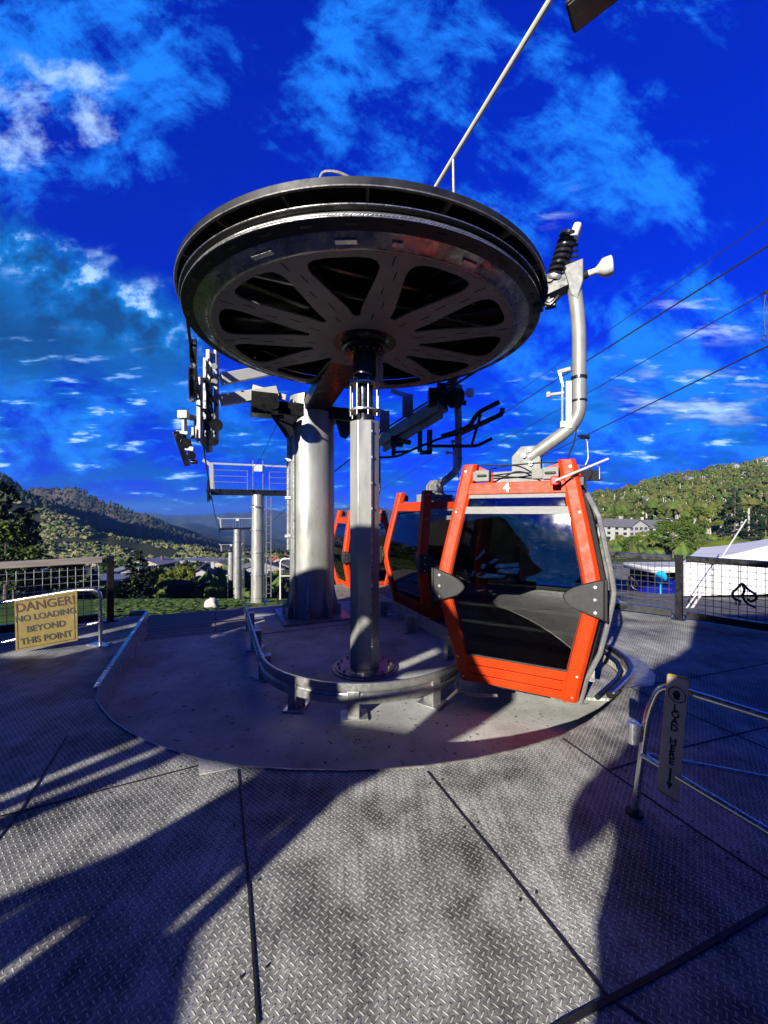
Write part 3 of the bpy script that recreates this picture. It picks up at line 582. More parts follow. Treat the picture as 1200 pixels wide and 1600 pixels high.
# ------------------------------------------------------------------ W-beam guard rail round the island
gr = thing('island_guard_rail', 'galvanised guard rail bent round the concrete island on short legs', 'guard rail', (WX, WY, PADZ))
path = []
RA = 1.43
for k in range(8): path.append((-RA, 3.1-k*3.1/7.5))
for k in range(1, 36):
    a = math.pi+math.pi*k/36; path.append((RA*math.cos(a), RA*math.sin(a)))
for k in range(8): path.append((RA, .0+k*3.0/7))
cs = [(0, .045), (.022, .042), (.026, .0), (.022, -.04), (.006, -.055), (.0, -.066), (.0, -.078), (.006, -.09), (.022, -.105), (.026, -.14), (.022, -.178), (0, -.182), (-.01, -.178), (-.01, .042)]
def rail_mesh(path, i0, i1):
    b = MB(); vs = []; n = len(path); m = len(cs); P = path[i0:i1+1]
    for i, (a, s) in enumerate(P):
        j = i+i0
        ta = path[min(j+1, n-1)][0]-path[max(j-1, 0)][0]; ts = path[min(j+1, n-1)][1]-path[max(j-1, 0)][1]; l = math.hypot(ta, ts); na, ns = -ts/l, ta/l
        na, ns = -na, -ns
        for o, z in cs: vs.append(st(a+na*o, s+ns*o, z))
    fs = [(i*m+j, i*m+(j+1) % m, (i+1)*m+(j+1) % m, (i+1)*m+j) for i in range(len(P)-1) for j in range(m)]+[tuple(range(m)), tuple(range((len(P)-1)*m, len(P)*m))[::-1]]
    return b.add(vs, fs)
rail_mesh(path, 0, 32).build('rail', M['galv'], gr, smooth=40)
rail_mesh(path, 32, len(path)-1).build('rail', M['galv'], gr, smooth=40)
b = MB()
for i in (32,):
    a, s = path[i]; k = math.hypot(a, s)
    for dz in (.01, -.045, -.095, -.15):
        for dd in (-.04, .05): 
            t = dd; q = st(a/k*(RA+.036)-s/k*t, s/k*(RA+.036)+a/k*t, dz); b.box(q, (.022, .022, .022), TH+math.atan2(s, a))
    q = st(a/k*(RA+.03), s/k*(RA+.03), -.07); b.box(q, (.02, .02, .225), TH+math.atan2(s, a))
b.build('splice_bolts', M['rust'], gr, smooth=0)
for i in (1, 4, 7, 14, 20, 28, 37, 42, 46, 49):
    a, s = path[min(i, len(path)-1)]; k = max(.1, math.hypot(a, s)); f = (1-.06/k) if abs(a) < RA-.01 or s < 0 else 1
    b = MB(); q = st(a*.96, s if s >= 0 else s*.96, (PADZ-.17)/2-.0)
    b.box((q.x, q.y, (PADZ-.03)/2-.02), (.16, .13, .03-PADZ-.05), TH+math.atan2(s, a) if s < 0 else TH); b.box((q.x, q.y, PADZ+.012), (.3, .24, .02), TH+.3*i); b.build('rail_leg', M['galv'], gr, smooth=0, bevel=.006)

# curved black floor rail on the right of the pit
fr_ = thing('floor_rail', 'black curved floor rail round the lit tread plate on the right of the pit', 'floor rail', (2.7, 4.9, 0))
cc = Vector((2.42, 5.02, 0))
P = [Vector((3.02-.0, 5.95, .03)), Vector((3.08, 5.6, .03)), Vector((3.1, 5.3, .03)), Vector((3.06, 5.0, .03)), Vector((2.94, 4.72, .03)), Vector((2.75, 4.48, .03)), Vector((2.52, 4.26, .03)), Vector((2.3, 4.05, .03))]
b = MB(); b.tube(P, .035, 8); b.tube([p+Vector((-.09, .06, -.05)) for p in P], .028, 8); b.build('rail', M['black_steel'], fr_)
b = MB(); b.tube([p+Vector((.03, -.02, .03)) for p in P], .012, 8); b.build('wear_strip', M['bright_edge'], fr_)
b = MB(); b.plate([(2.15, 4.35), (2.45, 4.32), (2.7, 4.55), (2.92, 4.85), (2.97, 5.2), (2.9, 5.6), (2.6, 5.7), (2.3, 5.2)], [], (0, 0, -.16), (1, 0, 0), (0, 1, 0), .03); b.build('tread_plate', M['deck'], fr_, smooth=0)
b = MB(); b.plate([(p.x+.02, p.y-.02) for p in P[1:7]]+[(p.x+.2, p.y-.14) for p in reversed(P[2:6])], [], (0, 0, .0), (1, 0, 0), (0, 1, 0), .005); b.build('edge_plate', M['rust'], fr_, smooth=0)

# ------------------------------------------------------------------ gondola cabin (local: +x door side, -y number side, z=0 underside)
ang1 = math.atan2(-.475, .88)
C1 = Vector((1.75, 4.93, -.05))
n1 = Vector((math.cos(ang1), math.sin(ang1), 0)); t1 = Vector((-math.sin(ang1), math.cos(ang1), 0))
def w2l(u, v, d): q = px(u, v, d)-C1; return Vector((q.dot(n1), q.dot(t1), q.z))
cab = thing('gondola_cabin', 'nearest orange framed gondola cabin marked 4 with dark windows', 'gondola cabin', C1, ang1, 'orange gondola cabins')
prof = [(0, .575, .66), (.25, .625, .715), (.6, .70, .77), (.9, .765, .815), (1.05, .79, .83), (1.15, .80, .835), (1.25, .79, .825), (1.45, .755, .795), (1.8, .69, .738), (2.15, .62, .68), (2.5, .555, .62)]
def hw(z):
    for (z0, x0, y0), (z1, x1, y1) in zip(prof, prof[1:]):
        if z <= z1: t = (z-z0)/(z1-z0); return x0+(x1-x0)*t, y0+(y1-y0)*t
    return prof[-1][1:]
def pillar(sx, sy):
    b = MB(); vs = []; w, d, c = .17, .20, .035
    q = [(-w+c, 0), (-c, 0), (0, c), (0, d-c), (-c, d), (-w+c, d), (-w, d-c), (-w, c)]     # x inward from the outer corner, y inward
    for z, x, y in prof:
        for a, e in q: vs.append((sx*(x+.04+a), sy*(y+.035-e), z))
    m = len(q); fs = [(i*m+j, i*m+(j+1) % m, (i+1)*m+(j+1) % m, (i+1)*m+j) for i in range(len(prof)-1) for j in range(m)]+[tuple(range(m))[::-1], tuple(range((len(prof)-1)*m, len(prof)*m))]
    if sx*sy > 0: fs = [f[::-1] for f in fs]
    return b.add(vs, fs)
BL = dict(local=True)
for sx in (-1, 1):
    for sy in (-1, 1): pillar(sx, sy).build('corner_pillar', M['orange'], cab, smooth=40, bevel=.006, local=True)
def strip(zs, side, out, xin=0.0, x0=None):          # curved wall panel on a side following the profile
    vs = []; 
    for z in zs:
        x, y = hw(z)
        if side in ('f', 'b'):
            s = -1 if side == 'f' else 1
            for t in (-1, 1): vs.append((t*(x-xin), s*(y+out), z))
        else:
            s = -1 if side == 'l' else 1
            for t in (-1, 1): vs.append((s*(x+out), t*(y-xin), z))
    return vs
def panel(zs, side, out, th, xin=.1):
    b = MB(); A = strip(zs, side, out, xin); B = strip(zs, side, out-th, xin); n = len(zs)*2
    fs = []
    for i in range(len(zs)-1):
        a = 2*i; fs += [(a, a+1, a+3, a+2), (n+a, n+a+2, n+a+3, n+a+1), (a, a+2, n+a+2, n+a), (a+1, n+a+1, n+a+3, a+3)]
    fs += [(0, n, n+1, 1), (n-2, n-1, 2*n-1, 2*n-2)]
    if side in ('b', 'l'): fs = [f[::-1] for f in fs]
    return b.add(A+B, fs)
zw = [.33, .6, .9, 1.05, 1.15, 1.25, 1.45, 1.8, 1.93]
for side in ('f', 'b'):
    panel(zw, side, .0, .008, .10).build('window_pane', M['glass'], cab, smooth=60, local=True)
    lo = panel([0.015, .105], side, .030, .05, .10); q = panel([.113, .215], side, .022, .05, .10); lo.add(q.v, q.f); q = panel([.223, .335], side, .012, .05, .10); lo.add(q.v, q.f)
    lo.build('lower_panel', M['orange'], cab, smooth=20, local=True, bevel=.004)
    b = MB(); sg_ = -1 if side == 'f' else 1
    P = [(hw(z)[0]-.115, sg_*(hw(z)[1]+.004), z) for z in zw]; b.tube(P, .011, 6); b.tube([(-p[0], p[1], p[2]) for p in P], .011, 6); b.tube([(-P[0][0], P[0][1], P[0][2]), P[0]], .011, 6); b.build('window_seal', M['black_rubber'], cab, local=True)
    for sx in (-1, 1):
        for z in (.06, .30, 1.95, 2.42): b = MB(); b.cyl((sx*(hw(z)[0]-.02), sg_*(hw(z)[1]+.034), z), (sx*(hw(z)[0]-.02), sg_*(hw(z)[1]+.042), z), .012, 8); b.build('bolt', M['bright_edge'], cab, local=True)
    panel([2.15, 2.28], side, .025, .09, .08).build('header', M['orange'], cab, smooth=20, local=True, bevel=.006)
    panel([1.93, 1.955, 1.985, 2.01], side, .014, .03, .12).build('window_rail', M['trim'], cab, smooth=20, local=True)
    panel([2.015, 2.10], side, .0, .006, .14).build('vent_pane', M['glass'], cab, smooth=20, local=True)
    panel([2.105, 2.145], side, .012, .03, .12).build('vent_frame', M['trim'], cab, smooth=20, local=True)
for side in ('l', 'r'):
    panel(zw+[2.1], side, .0, .008, .16).build('window_pane', M['glass'], cab, smooth=60, local=True)
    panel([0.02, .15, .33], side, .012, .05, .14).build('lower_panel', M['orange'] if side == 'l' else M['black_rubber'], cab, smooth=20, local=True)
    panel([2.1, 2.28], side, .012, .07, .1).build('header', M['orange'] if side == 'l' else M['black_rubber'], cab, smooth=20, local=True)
# number plate on the header
hx, hy = hw(2.22); b = MB(); b.text('4', (-.085, -(hy+.032), 2.215), (1, 0, 0), (0, .0, 1), .135, .003, bold=.004); b.build('number', M['white'], [o for o in cab.children if o.name.startswith('header')][0], local=True, smooth=0)
# inside: floor, roof lining, benches
b = MB(); b.box((0, 0, .03), (1.15, 1.32, .06)); b.build('floor', M['interior'], cab, local=True, smooth=0)
b = MB(); b.box((0, 0, 2.24), (1.14, 1.34, .05)); b.build('roof', M['cover'], cab, local=True, smooth=0, bevel=.01)
for s in (-1, 1):
    b = MB(); b.box((0, s*.46, .45), (1.15, .42, .05)); b.box((0, s*.62, .72), (1.22, .05, .34)); b.box((0, s*.70, .905), (1.26, .03, .03), m=1); b.box((0, s*.685, .70), (1.26, .03, .03), m=1)
    b.box((0, s*.6, .25), (1.1, .04, .36)); b.build('bench', [M['seat'], M['white']], cab, local=True, smooth=0)
# corner bumpers
def bumper(sx, sy):
    b = MB(); zc = 1.12; h = .20; ln = .36; x, y = hw(zc); n = 12; pts = []
    for k in range(n+1):
        t = -1+2*k/n; pts.append((ln*(1-abs(t)**1.9), t*h))
    vs = []
    X = x+.055; Y = y+.05
    for lay in (0, 1):
        for a, z in pts:
            vs.append((sx*(X-a+.0), sy*(Y+(.045 if lay else 0)-(.02 if (lay and a > .3) else 0)), zc+z*(1 if not lay else .96)))
    m = len(pts); fs = [tuple(range(m)), tuple(range(2*m-1, m-1, -1))]+[(i, m+i, m+(i+1) % m, (i+1) % m) for i in range(m)]
    if sx*sy < 0: fs = [f[::-1] for f in fs]
    b.add(vs, fs)
    # wraps round the corner on to the side
    vs = []; 
    for lay in (0, 1):
        for a, z in [(q[0]*.55, q[1]) for q in pts]:
            vs.append((sx*(X+(.03 if lay else -.0)), sy*(Y+.04-a), zc+z))
    fs = [tuple(range(m)), tuple(range(2*m-1, m-1, -1))]+[(i, m+i, m+(i+1) % m, (i+1) % m) for i in range(m)]
    if sx*sy > 0: fs = [f[::-1] for f in fs]
    b.add(vs, fs)
    o = b.build('bumper', M['rubber'], cab, local=True, smooth=40, bevel=.012)
    for z in (-.12, 0, .12): b = MB(); b.cyl((sx*(X-.075), sy*(Y+.04), zc+z), (sx*(X-.075), sy*(Y+.053), zc+z), .016, 10); b.build('bolt', M['bright_edge'], o, local=True)
for sx in (-1, 1):
    for sy in (-1, 1): bumper(sx, sy)
# doors on the +x side: two bulging leaves, black frames, curved grab tubes
def side_path(y0, out, zs=(.05, .35, .7, 1.0, 1.15, 1.3, 1.6, 1.9, 2.2)):
    return [(hw(z)[0]+out*(1 if .2 < z < 2.1 else .55), y0*(hw(z)[1]/.83), z) for z in zs]
for s in (-1, 1):
    b = MB()
    for y0 in (.06, .56): b.tube(side_path(s*y0, .055), .032, 8)
    b.tube([side_path(s*.06, .055)[0], side_path(s*.56, .055)[0]], .03, 8); b.tube([side_path(s*.06, .055)[-1], side_path(s*.56, .055)[-1]], .03, 8)
    dr = b.build('door_leaf', M['black_rubber'], cab, local=True)
    b = MB(); b.tube(side_path(s*.60, .14, (-.08, .2, .5, .8, 1.05, 1.15, 1.3, 1.6, 1.9, 2.15)), .026, 8); b.build('guard_tube', M['tube'], dr, local=True)
    b = MB(); b.tube(side_path(s*.30, .10, (.45, .8, 1.1, 1.3, 1.6)), .018, 8); b.build('grab_handle', M['galv'], dr, local=True)
b = MB(); b.box((.72, -.45, .25), (.1, .1, .14)); b.cyl((.72, -.45, .3), (.72, -.45, .75), .03, 8); b.box((.74, -.45, .78), (.1, .14, .05)); b.build('door_operator', M['galv'], cab, local=True, smooth=30)
b = MB(); b.box((.60, .0, 2.27), (.16, 1.2, .10)); b.build('door_track', M['black_steel'], cab, local=True, smooth=0, bevel=.01)
b = MB(); b.tube(bend([(.56, -.72, 2.3), (.70, -.6, 2.42), (.75, 0, 2.42), (.70, .55, 2.36)], .1), .014, 6); b.cyl((.6, -.5, 2.3), (.62, -.5, 2.45), .018, 6); b.build('door_cable', M['galv'], cab, local=True)
# underside step tube
b = MB(); b.tube(bend([(-.60, -.72, .10), (-.64, -.80, -.06), (-.40, -.84, -.08), (-.16, -.80, -.04)], .1), .016, 8); b.build('step_tube', M['trim'], cab, local=True)
b = MB(); b.box((0, 0, -.03), (.7, 1.1, .06)); b.build('underframe', M['black_steel'], cab, local=True, smooth=0)
# roof gear
b = MB(); b.box((.0, 0, 2.36), (.72, .30, .18)); b.prism([(-.17, 0), (.17, 0), (.17, .20), (.10, .36), (-.06, .36), (-.17, .24)], (.02, -.05, 2.40), (1, 0, 0), (0, 0, 1), -.03); b.prism([(-.17, 0), (.17, 0), (.17, .20), (.10, .36), (-.06, .36), (-.17, .24)], (.02, .08, 2.40), (1, 0, 0), (0, 0, 1), -.03)
hb = b.build('hanger_bracket', M['cast'], cab, local=True, smooth=0, bevel=.01)
b = MB()
for q in ((.0, .62), (.07, .69), (.08, .52)): b.cyl((q[0], -.05, q[1]+2.02), (q[0], -.095, q[1]+2.02), .025, 8)
b.build('bolt', M['bright_edge'], hb, local=True)
for sx in (-1, 1):
    b = MB(); b.box((sx*.36, -.62, 2.36), (.16, .12, .13)); b.box((sx*.36, -.685, 2.36), (.11, .02, .03), m=1); b.box((sx*.36-.13, -.60, 2.36), (.12, .12, .11)); b.build('shock_mount', [M['trim'], M['black_rubber']], cab, local=True, smooth=0, bevel=.012)
    b = MB(); b.prism([(-.12, .0), (.12, 0), (.12, .11), (.02, .16), (-.12, .12)], (sx*.44, -.56, 2.32), (1, 0, 0), (0, 0, 1), -.06); b.build('pillar_brace', M['orange'], cab, local=True, smooth=0)
    b = MB(); b.prism([(-.12, .0), (.12, 0), (.12, .11), (.02, .16), (-.12, .12)], (sx*.44, .60, 2.32), (1, 0, 0), (0, 0, 1), -.06); b.build('pillar_brace', M['orange'], cab, local=True, smooth=0)
b = MB()
for a in ([(-.40, -.55, 2.50), (-.1, -.5, 2.48), (.2, -.45, 2.5), (.45, -.55, 2.48)], [(-.30, -.6, 2.36), (.0, -.5, 2.40), (.3, -.5, 2.37), (.42, -.55, 2.4)], [(-.36, -.5, 2.44), (-.05, -.3, 2.52), (.2, -.3, 2.36)], [(-.3, -.4, 2.38), (.1, -.35, 2.34), (.3, -.4, 2.32)]): b.tube(bend(a, .2), .009, 6)
b.tube(bend([(.60, -.02, 3.2), (.57, -.05, 2.8), (.5, -.3, 2.55), (.46, -.5, 2.35)], .15), .01, 6)
b.build('wiring', M['black_rubber'], cab, local=True)
# hanger pipe
HP = bend([(.05, 0, 2.62), (.50, 0, 2.93), (.605, 0, 3.10), (.605, 0, 4.12), (.56, -.01, 4.55), (.55, -.01, 4.68)], .22, 8)
b = MB(); b.tube(HP, .077, 20); hang = b.build('hanger', M['hanger'], cab, local=True, smooth=60)
b = MB(); b.lathe([(.083, 3.50), (.087, 3.50), (.087, 3.535), (.083, 3.535)], (.605, 0, 0), 20, closed=True); b.lathe([(.08, 3.24), (.087, 3.24), (.087, 3.26), (.08, 3.26)], (.605, 0, 0), 20, closed=True)
b.box((.50, -.06, 3.2), (.06, .05, .55), m=1); b.tube([(.43, -.06, 2.95), (.43, -.06, 3.42)], .012, 6, m=1); b.cyl((.30, -.06, 3.35), (.45, -.06, 3.35), .02, 8, m=1); b.cyl((.38, -.06, 3.60), (.52, -.06, 3.62), .03, 8, m=1); b.cyl((.26, -.06, 3.35), (.30, -.06, 3.35), .04, 8, m=1)
b.beam((.40, -.06, 3.6), (.44, -.06, 3.42), .03, .02, m=0); b.box((.44, -.06, 2.98), (.06, .05, .07), m=1)
b.build('cable_bracket', [M['black_steel'], M['white_steel']], hang, local=True, smooth=30)
b = MB(); b.prism([(-.12, .17), (.09, .20), (.09, -.05), (.03, -.26), (-.04, -.18)], (.56, -.09, 4.66), (1, 0, 0), (0, 0, 1), -.05); b.build('gusset', M['cast'], hang, local=True, smooth=0, bevel=.012)
# grip with spring
b = MB(); b.cyl((.33, -.02, 4.62), (.70, -.02, 4.70), .045, 12); b.box((.36, -.02, 4.62), (.26, .2, .15), Matrix.Rotation(-.25, 3, 'Y')); b.box((.22, .0, 4.55), (.16, .16, .13)); b.box((.16, .0, 4.48), (.10, .2, .10)); b.tube(bend([(.40, -.08, 4.50), (.30, -.08, 4.40), (.22, -.08, 4.46)], .05), .03, 8); b.cyl((.30, -.14, 4.70), (.30, .12, 4.70), .05, 10); b.cyl((.45, -.12, 4.66), (.45, .1, 4.66), .035, 8)
b.box((.3, -.05, 4.44), (.12, .08, .1)); b.box((.40, .02, 4.75), (.1, .1, .2))
grip = b.build('grip', M['black_steel'], cab, local=True, smooth=30, bevel=.008)
s0 = Vector((.345, -.06, 4.72)); s1 = Vector((.50, -.06, 5.18)); ax = (s1-s0).normalized(); xx = ax.cross(Vector((0, 1, 0))).normalized(); yy = ax.cross(xx)
b = MB(); b.tube([s0+ax*(k/130*.46+.01)+xx*(math.cos(k*.34)*.086)+yy*(math.sin(k*.34)*.086) for k in range(131)], .023, 8); b.build('spring', M['black_steel'], grip, local=True)
b = MB(); b.tube([s0+ax*.05, s1+ax*.02], .05, 14); b.lathe([(.03, -.02), (.095, -.02), (.11, 0), (.11, .03), (.07, .05)], s0-ax*.02, 20, axis=ax); b.build('spring_core', M['galv'], grip, local=True, smooth=40)
b = MB(); b.lathe([(.05, 0), (.11, 0), (.11, .03), (.05, .03)], s1-ax*.02, 20, axis=ax); b.build('spring_cap', M['black_steel'], grip, local=True, smooth=40)
b = MB(); b.box(s1+Vector((.07, 0, .0)), (.09, .16, .19), Matrix.Rotation(.35, 3, 'Y')); b.build('end_roller', M['white'], grip, local=True, smooth=0, bevel=.03)
b = MB(); b.lathe([(.035, 0), (.035, .08), (.06, .11), (.10, .15), (.105, .17), (.105, .24), (.09, .25)], (.70, -.02, 4.70), 20, axis=(1, 0, .12)); b.build('end_roller', M['white'], grip, local=True, smooth=40)
b = MB()
for k in range(5): b.cyl((.50, -.03, 4.82+k*.065), (.60, -.03, 4.80+k*.065), .014, 6)
b.build('contact_pins', M['black_steel'], grip, local=True)
b = MB(); b.box((.13, -.04, 4.66), (.06, .08, .26), Matrix.Rotation(-.2, 3, 'Y')); b.build('wear_pad', M['cast'], grip, local=True, smooth=0, bevel=.01)
# red cable clip with white rod on the right front pillar of this cabin
b = MB(); b.box(w2l(867, 751, 4.0), (.08, .07, .09)); clip = b.build('release_clip', M['red'], cab, local=True, smooth=0, bevel=.012)
b = MB(); b.tube([w2l(868, 751, 3.93), w2l(950, 717, 4.1)], .012, 8); b.build('rod', M['white'], clip, local=True)

C2 = copy_tree(cab, skip=('number', 'release_clip')); C2.location = (1.08, 8.45, -.18); C2.rotation_euler = (0, 0, TH+.02)
C2['label'] = 'orange gondola cabin partly hidden behind the nearest cabin, its lower front in shade'
C3 = copy_tree(cab, skip=('number', 'release_clip')); C3.location = (-.74, 12.7, -.55); C3.rotation_euler = (0, 0, TH)
C3['label'] = 'small far orange gondola cabin seen between the station column and the wheel post'

# ------------------------------------------------------------------ floodlight arm above
fa = thing('floodlight', 'grey floodlight on a long galvanised pole over the right of the wheel', 'floodlight', px(680, 292, 4.45))
b = MB(); b.tube([px(676, 300, 4.5), px(708, 247, 4.1), px(862, -4, 2.9), Vector((1.62, 2.2, 5.98))], .022, 10); b.build('pole', M['white'], fa)
b = MB(); b.tube([px(708, 247, 4.1), px(709, 305, 4.1)], .014, 8); b.build('strut', M['galv'], fa)
lo = px(915, 10, 2.5); e1 = Vector((.62, -.55, .02)).normalized(); e2 = Vector((.62, .70, -.2)); e2 = (e2-e1*e2.dot(e1)).normalized(); up = e1.cross(e2)
if up.z < 0: up = -up
rot = Matrix((e1, e2, up)).transposed()
c = lo+e1*.13+up*.04
b = MB(); b.box(c, (.46, .19, .10), rot); b.box(c+up*.07, (.34, .13, .06), rot); hs = b.build('lamp_housing', M['lamp'], fa, smooth=0, bevel=.02)
b = MB(); b.box(c-up*.052, (.42, .155, .008), rot); b.build('lens', M['lens'], hs, smooth=0)
b = MB(); b.tube([c+up*.09, c+up*.3+e1*.15, Vector((1.62, 2.2, 5.98))], .02, 8); b.build('yoke', M['galv'], fa)

# ------------------------------------------------------------------ railings
def railing(name, label, segs, posts, top, zt=1.08, zb=.1, emblem=()):
    t = thing(name, label, 'railing', tuple(posts[0][:2])+(0,)); x0_ = posts[0][0] < 0
    for (a, c) in segs:
        a = Vector(a); c = Vector(c); d = (c-a).normalized(); sd = Vector((d.y, -d.x, 0)); ln = (c-a).length
        b = MB(); b.beam(a+Vector((0, 0, zt)), c+Vector((0, 0, zt)), .14, .10); b.build('top_rail', top, t, smooth=0, bevel=.008)
        b = MB(); b.beam(a+Vector((0, 0, zb)), c+Vector((0, 0, zb)), .08, .12); b.build('bottom_rail', M['black_steel'], t, smooth=0, bevel=.006)
        b = MB(); k = 0; x = .05
        while x < ln: b.tube([a+d*x+Vector((0, 0, zb)), a+d*x+Vector((0, 0, zt-.04))], .005, 5, caps=False); x += .105
        z = zb+.1
        while z < zt-.05: b.tube([a+Vector((0, 0, z)), c+Vector((0, 0, z))], .005, 5, caps=False); z += .105
        b.build('wire_mesh', M['galv' if x0_ else 'wire'], t, smooth=60)
    for p in posts:
        b = MB(); p = Vector(p); b.box(p+Vector((0, 0, .57)), (.10, .10, 1.14), R(40)); b.box(p+Vector((0, 0, .01)), (.2, .2, .02), R(40)); b.build('post', M['black_steel'], t, smooth=0, bevel=.006)
    for (p, s) in emblem:
        b = MB(); p = Vector(p); ex = Vector((.68, -.73, 0)); ez = Vector((0, 0, 1)); P = []
        # open flame-shaped ring with a curling tail
        def q(x, z): return p+ex*(x*s)+ez*(z*s)
        b.tube(bend([q(-.05, .0), q(-.42, .12), q(-.50, .48), q(-.22, .82), q(-.02, 1.2), q(.22, .82), q(.62, .55), q(.66, .25), q(.38, .05), q(.25, .22)], .22*s, 6), .05*s+.008, 6)
        b.tube(bend([q(-.02, 1.15), q(.12, .72), q(-.02, .35), q(.2, -.1), q(.62, -.28)], .25*s, 6), .07*s, 6)
        b.tube([q(-.32, .1), q(-.3, -.3)], .035*s, 6); b.tube([q(-.12, .0), q(-.12, -.3)], .035*s, 6)
        b.build('emblem', M['black_steel'], t)
rp = (5.22, 7.02, 0)
railing('deck_railing', 'black steel deck railing with wire mesh on the right, before the white tent', [((3.2, 8.5, 0), (5.15, 7.1, 0)), ((5.3, 6.95, 0), (8.4, 3.6, 0))], [rp, (2.9, 8.7, 0), (8.5, 3.5, 0)], M['black_steel'], emblem=((px(986, 912, 7.4)-Vector((0,0,.06)), .16), (px(1160, 932, 6.25)-Vector((0,0,.08)), .25)))
railing('deck_railing', 'weathered deck railing with wire mesh on the left, behind the danger sign', [((-4.86, 6.85, 0), (-8.6, 4.1, 0))], [(-4.78, 6.93, 0), (-8.7, 4.05, 0)], M['rail_top'])

# ------------------------------------------------------------------ barriers and signs
bar = thing('tube_barrier', 'galvanised tube barrier on the right carrying the tall load sign', 'barrier', gp(990, 1270))
leg0 = gp(991, 1270); ltop = px(1032, 1068, 2.42)
b = MB(); b.tube(bend([leg0, px(1012, 1115, 2.46), ltop, px(1200, 1121, 2.02), px(1420, 1195, 1.65), Vector((2.26, 1.60, 0))], .09, 8), .021, 12); b.build('frame', M['barrier'], bar, smooth=60)
b = MB(); b.tube([px(1004, 1180, 2.47), px(1200, 1299, 1.86), Vector((2.23, 1.62, .40))], .019, 12); b.build('lower_bar', M['barrier'], bar, smooth=60)
b = MB(); b.tube([px(1006, 1178, 2.48), px(1200, 1215, 2.2), px(1420, 1260, 1.95), Vector((px(1420, 1260, 1.95).x, 1.95, 0))], .011, 10); b.build('thin_bar', M['barrier'], bar, smooth=60)
b = MB(); b.cyl(leg0+Vector((0, 0, .0)), leg0+Vector((0, 0, .012)), .05, 16); b.build('foot', M['black_rubber'], bar)
q0 = px(992, 1128, 2.47); b = MB(); b.lathe([(.018, 0), (.032, 0), (.032, .13), (.018, .13)], q0+Vector((-.01, 0, -.13)), 16, closed=True); b.box(q0+Vector((.035, 0, -.07)), (.04, .02, .1)); b.build('socket', M['barrier'], bar, smooth=35)
sg = thing('load_sign', 'tall narrow tan sign with a hand symbol and arrow reading load here', 'sign', px(1045, 1150, 2.28))
p00 = px(1027, 1237, 2.285); p10 = px(1060, 1256, 2.25); p01 = px(1043, 1052, 2.30); p11 = px(1077, 1060, 2.26)
ey = (p01-p00); ey.normalize(); ex = (p10-p00); ex = (ex-ey*ex.dot(ey)*.62); wl = .128; hl = (p01-p00).length
ex = (p11-p01).normalized(); nrm = ex.cross(ey).normalized()
if nrm.y > 0: nrm = -nrm
def sp_(u, v): return p00+(p10-p00)*u+(p01-p00)*v+(p11-p10-p01+p00)*(u*v)
poly = [sp_(u, v) for u, v in ((.06, 0.012), (.94, 0.0), (1, .01), (1, .985), (.92, 1), (.1, 1), (0, .985), (0, .03))]
def slab(b, pts, n, th, m=0):
    k = len(pts); return b.add(pts+[q-n*th for q in pts], [tuple(range(k)), tuple(range(2*k-1, k-1, -1))]+[(i, i+k, (i+1) % k+k, (i+1) % k) for i in range(k)], m)
b = MB(); slab(b, [q for q in poly], nrm, .012); b.build('edge', M['sign_edge'], sg, smooth=0)
cen = sp_(.5, .5)
b = MB(); slab(b, [cen+(q-cen)*.965+nrm*.003 for q in poly], nrm, .008)
nb = len(b.f)
exh = (sp_(1, .5)-sp_(0, .5)).normalized(); eyv = (sp_(.5, 1)-sp_(.5, 0)).normalized(); o = nrm*.005
ro = [sp_(.5, .845)+exh*(.044*math.cos(R(22.5+45*k)))+eyv*(.044*math.sin(R(22.5+45*k)))+o for k in range(8)]
for k in range(8): b.beam(ro[k], ro[(k+1) % 8], .004, .004)
hc_ = sp_(.5, .84)+o
b.prism([(-.014, -.022), (.012, -.022), (.015, .004), (-.015, .004)], hc_, exh, eyv, .003)
for x, l in ((-.012, .018), (-.004, .023), (.004, .021), (.012, .015)): b.prism([(x-.003, .003), (x+.003, .003), (x+.003, .003+l), (x-.003, .003+l)], hc_, exh, eyv, .003)
b.prism([(-.014, -.012), (-.026, .004), (-.022, .008), (-.012, -.002)], hc_, exh, eyv, .003)
txt = ['L', 'O', 'A', 'D', None, 'H', 'E', 'R', 'E']
for k, ch in enumerate(txt):
    if ch: b.text(ch, sp_(.5, .735-k*.0545)+o, exh, eyv, .050, .002, bold=.0012, sx=1.05)
a0 = sp_(.5, .245)+o; a1 = sp_(.5, .13)+o
b.beam(a0, a1, .009, .004, up=nrm); b.prism([(-.016, 0), (.016, 0), (0, -.04)], a1, exh, eyv, .003)
b.m[nb:] = [1]*(len(b.f)-nb); b.build('board', [M['sign_tan'], M['black_text']], sg, smooth=0)

lb = thing('tube_barrier', 'galvanised tube barrier on the left carrying the yellow danger board', 'barrier', gp(158, 1010))
f0 = gp(157, 1008); 
b = MB(); b.tube(bend([f0, px(157, 921, 5.6), px(120, 922, 5.56), px(0, 942, 5.38), px(-160, 970, 5.1), Vector((px(-160, 970, 5.1).x, 5.1, 0))], .12, 8), .024, 12); b.build('frame', M['barrier'], lb, smooth=60)
b = MB(); b.tube([px(156, 972, 5.6), px(20, 1000, 5.4), px(-160, 1040, 5.1)], .02, 12); b.build('lower_bar', M['barrier'], lb, smooth=60)
b = MB(); b.box(f0+Vector((0, 0, .008)), (.36, .14, .016), -.3); b.build('foot', M['barrier'], lb, smooth=0)
ds = thing('danger_sign', 'faded yellow danger board reading no loading beyond this point', 'sign', px(75, 975, 5.4))
q00 = px(28, 1016, 5.34); q10 = px(124, 999, 5.50); q01 = px(26, 937, 5.34); q11 = px(123, 921, 5.50)
nr = (q10-q00).cross(q01-q00).normalized()
if nr.y > 0: nr = -nr
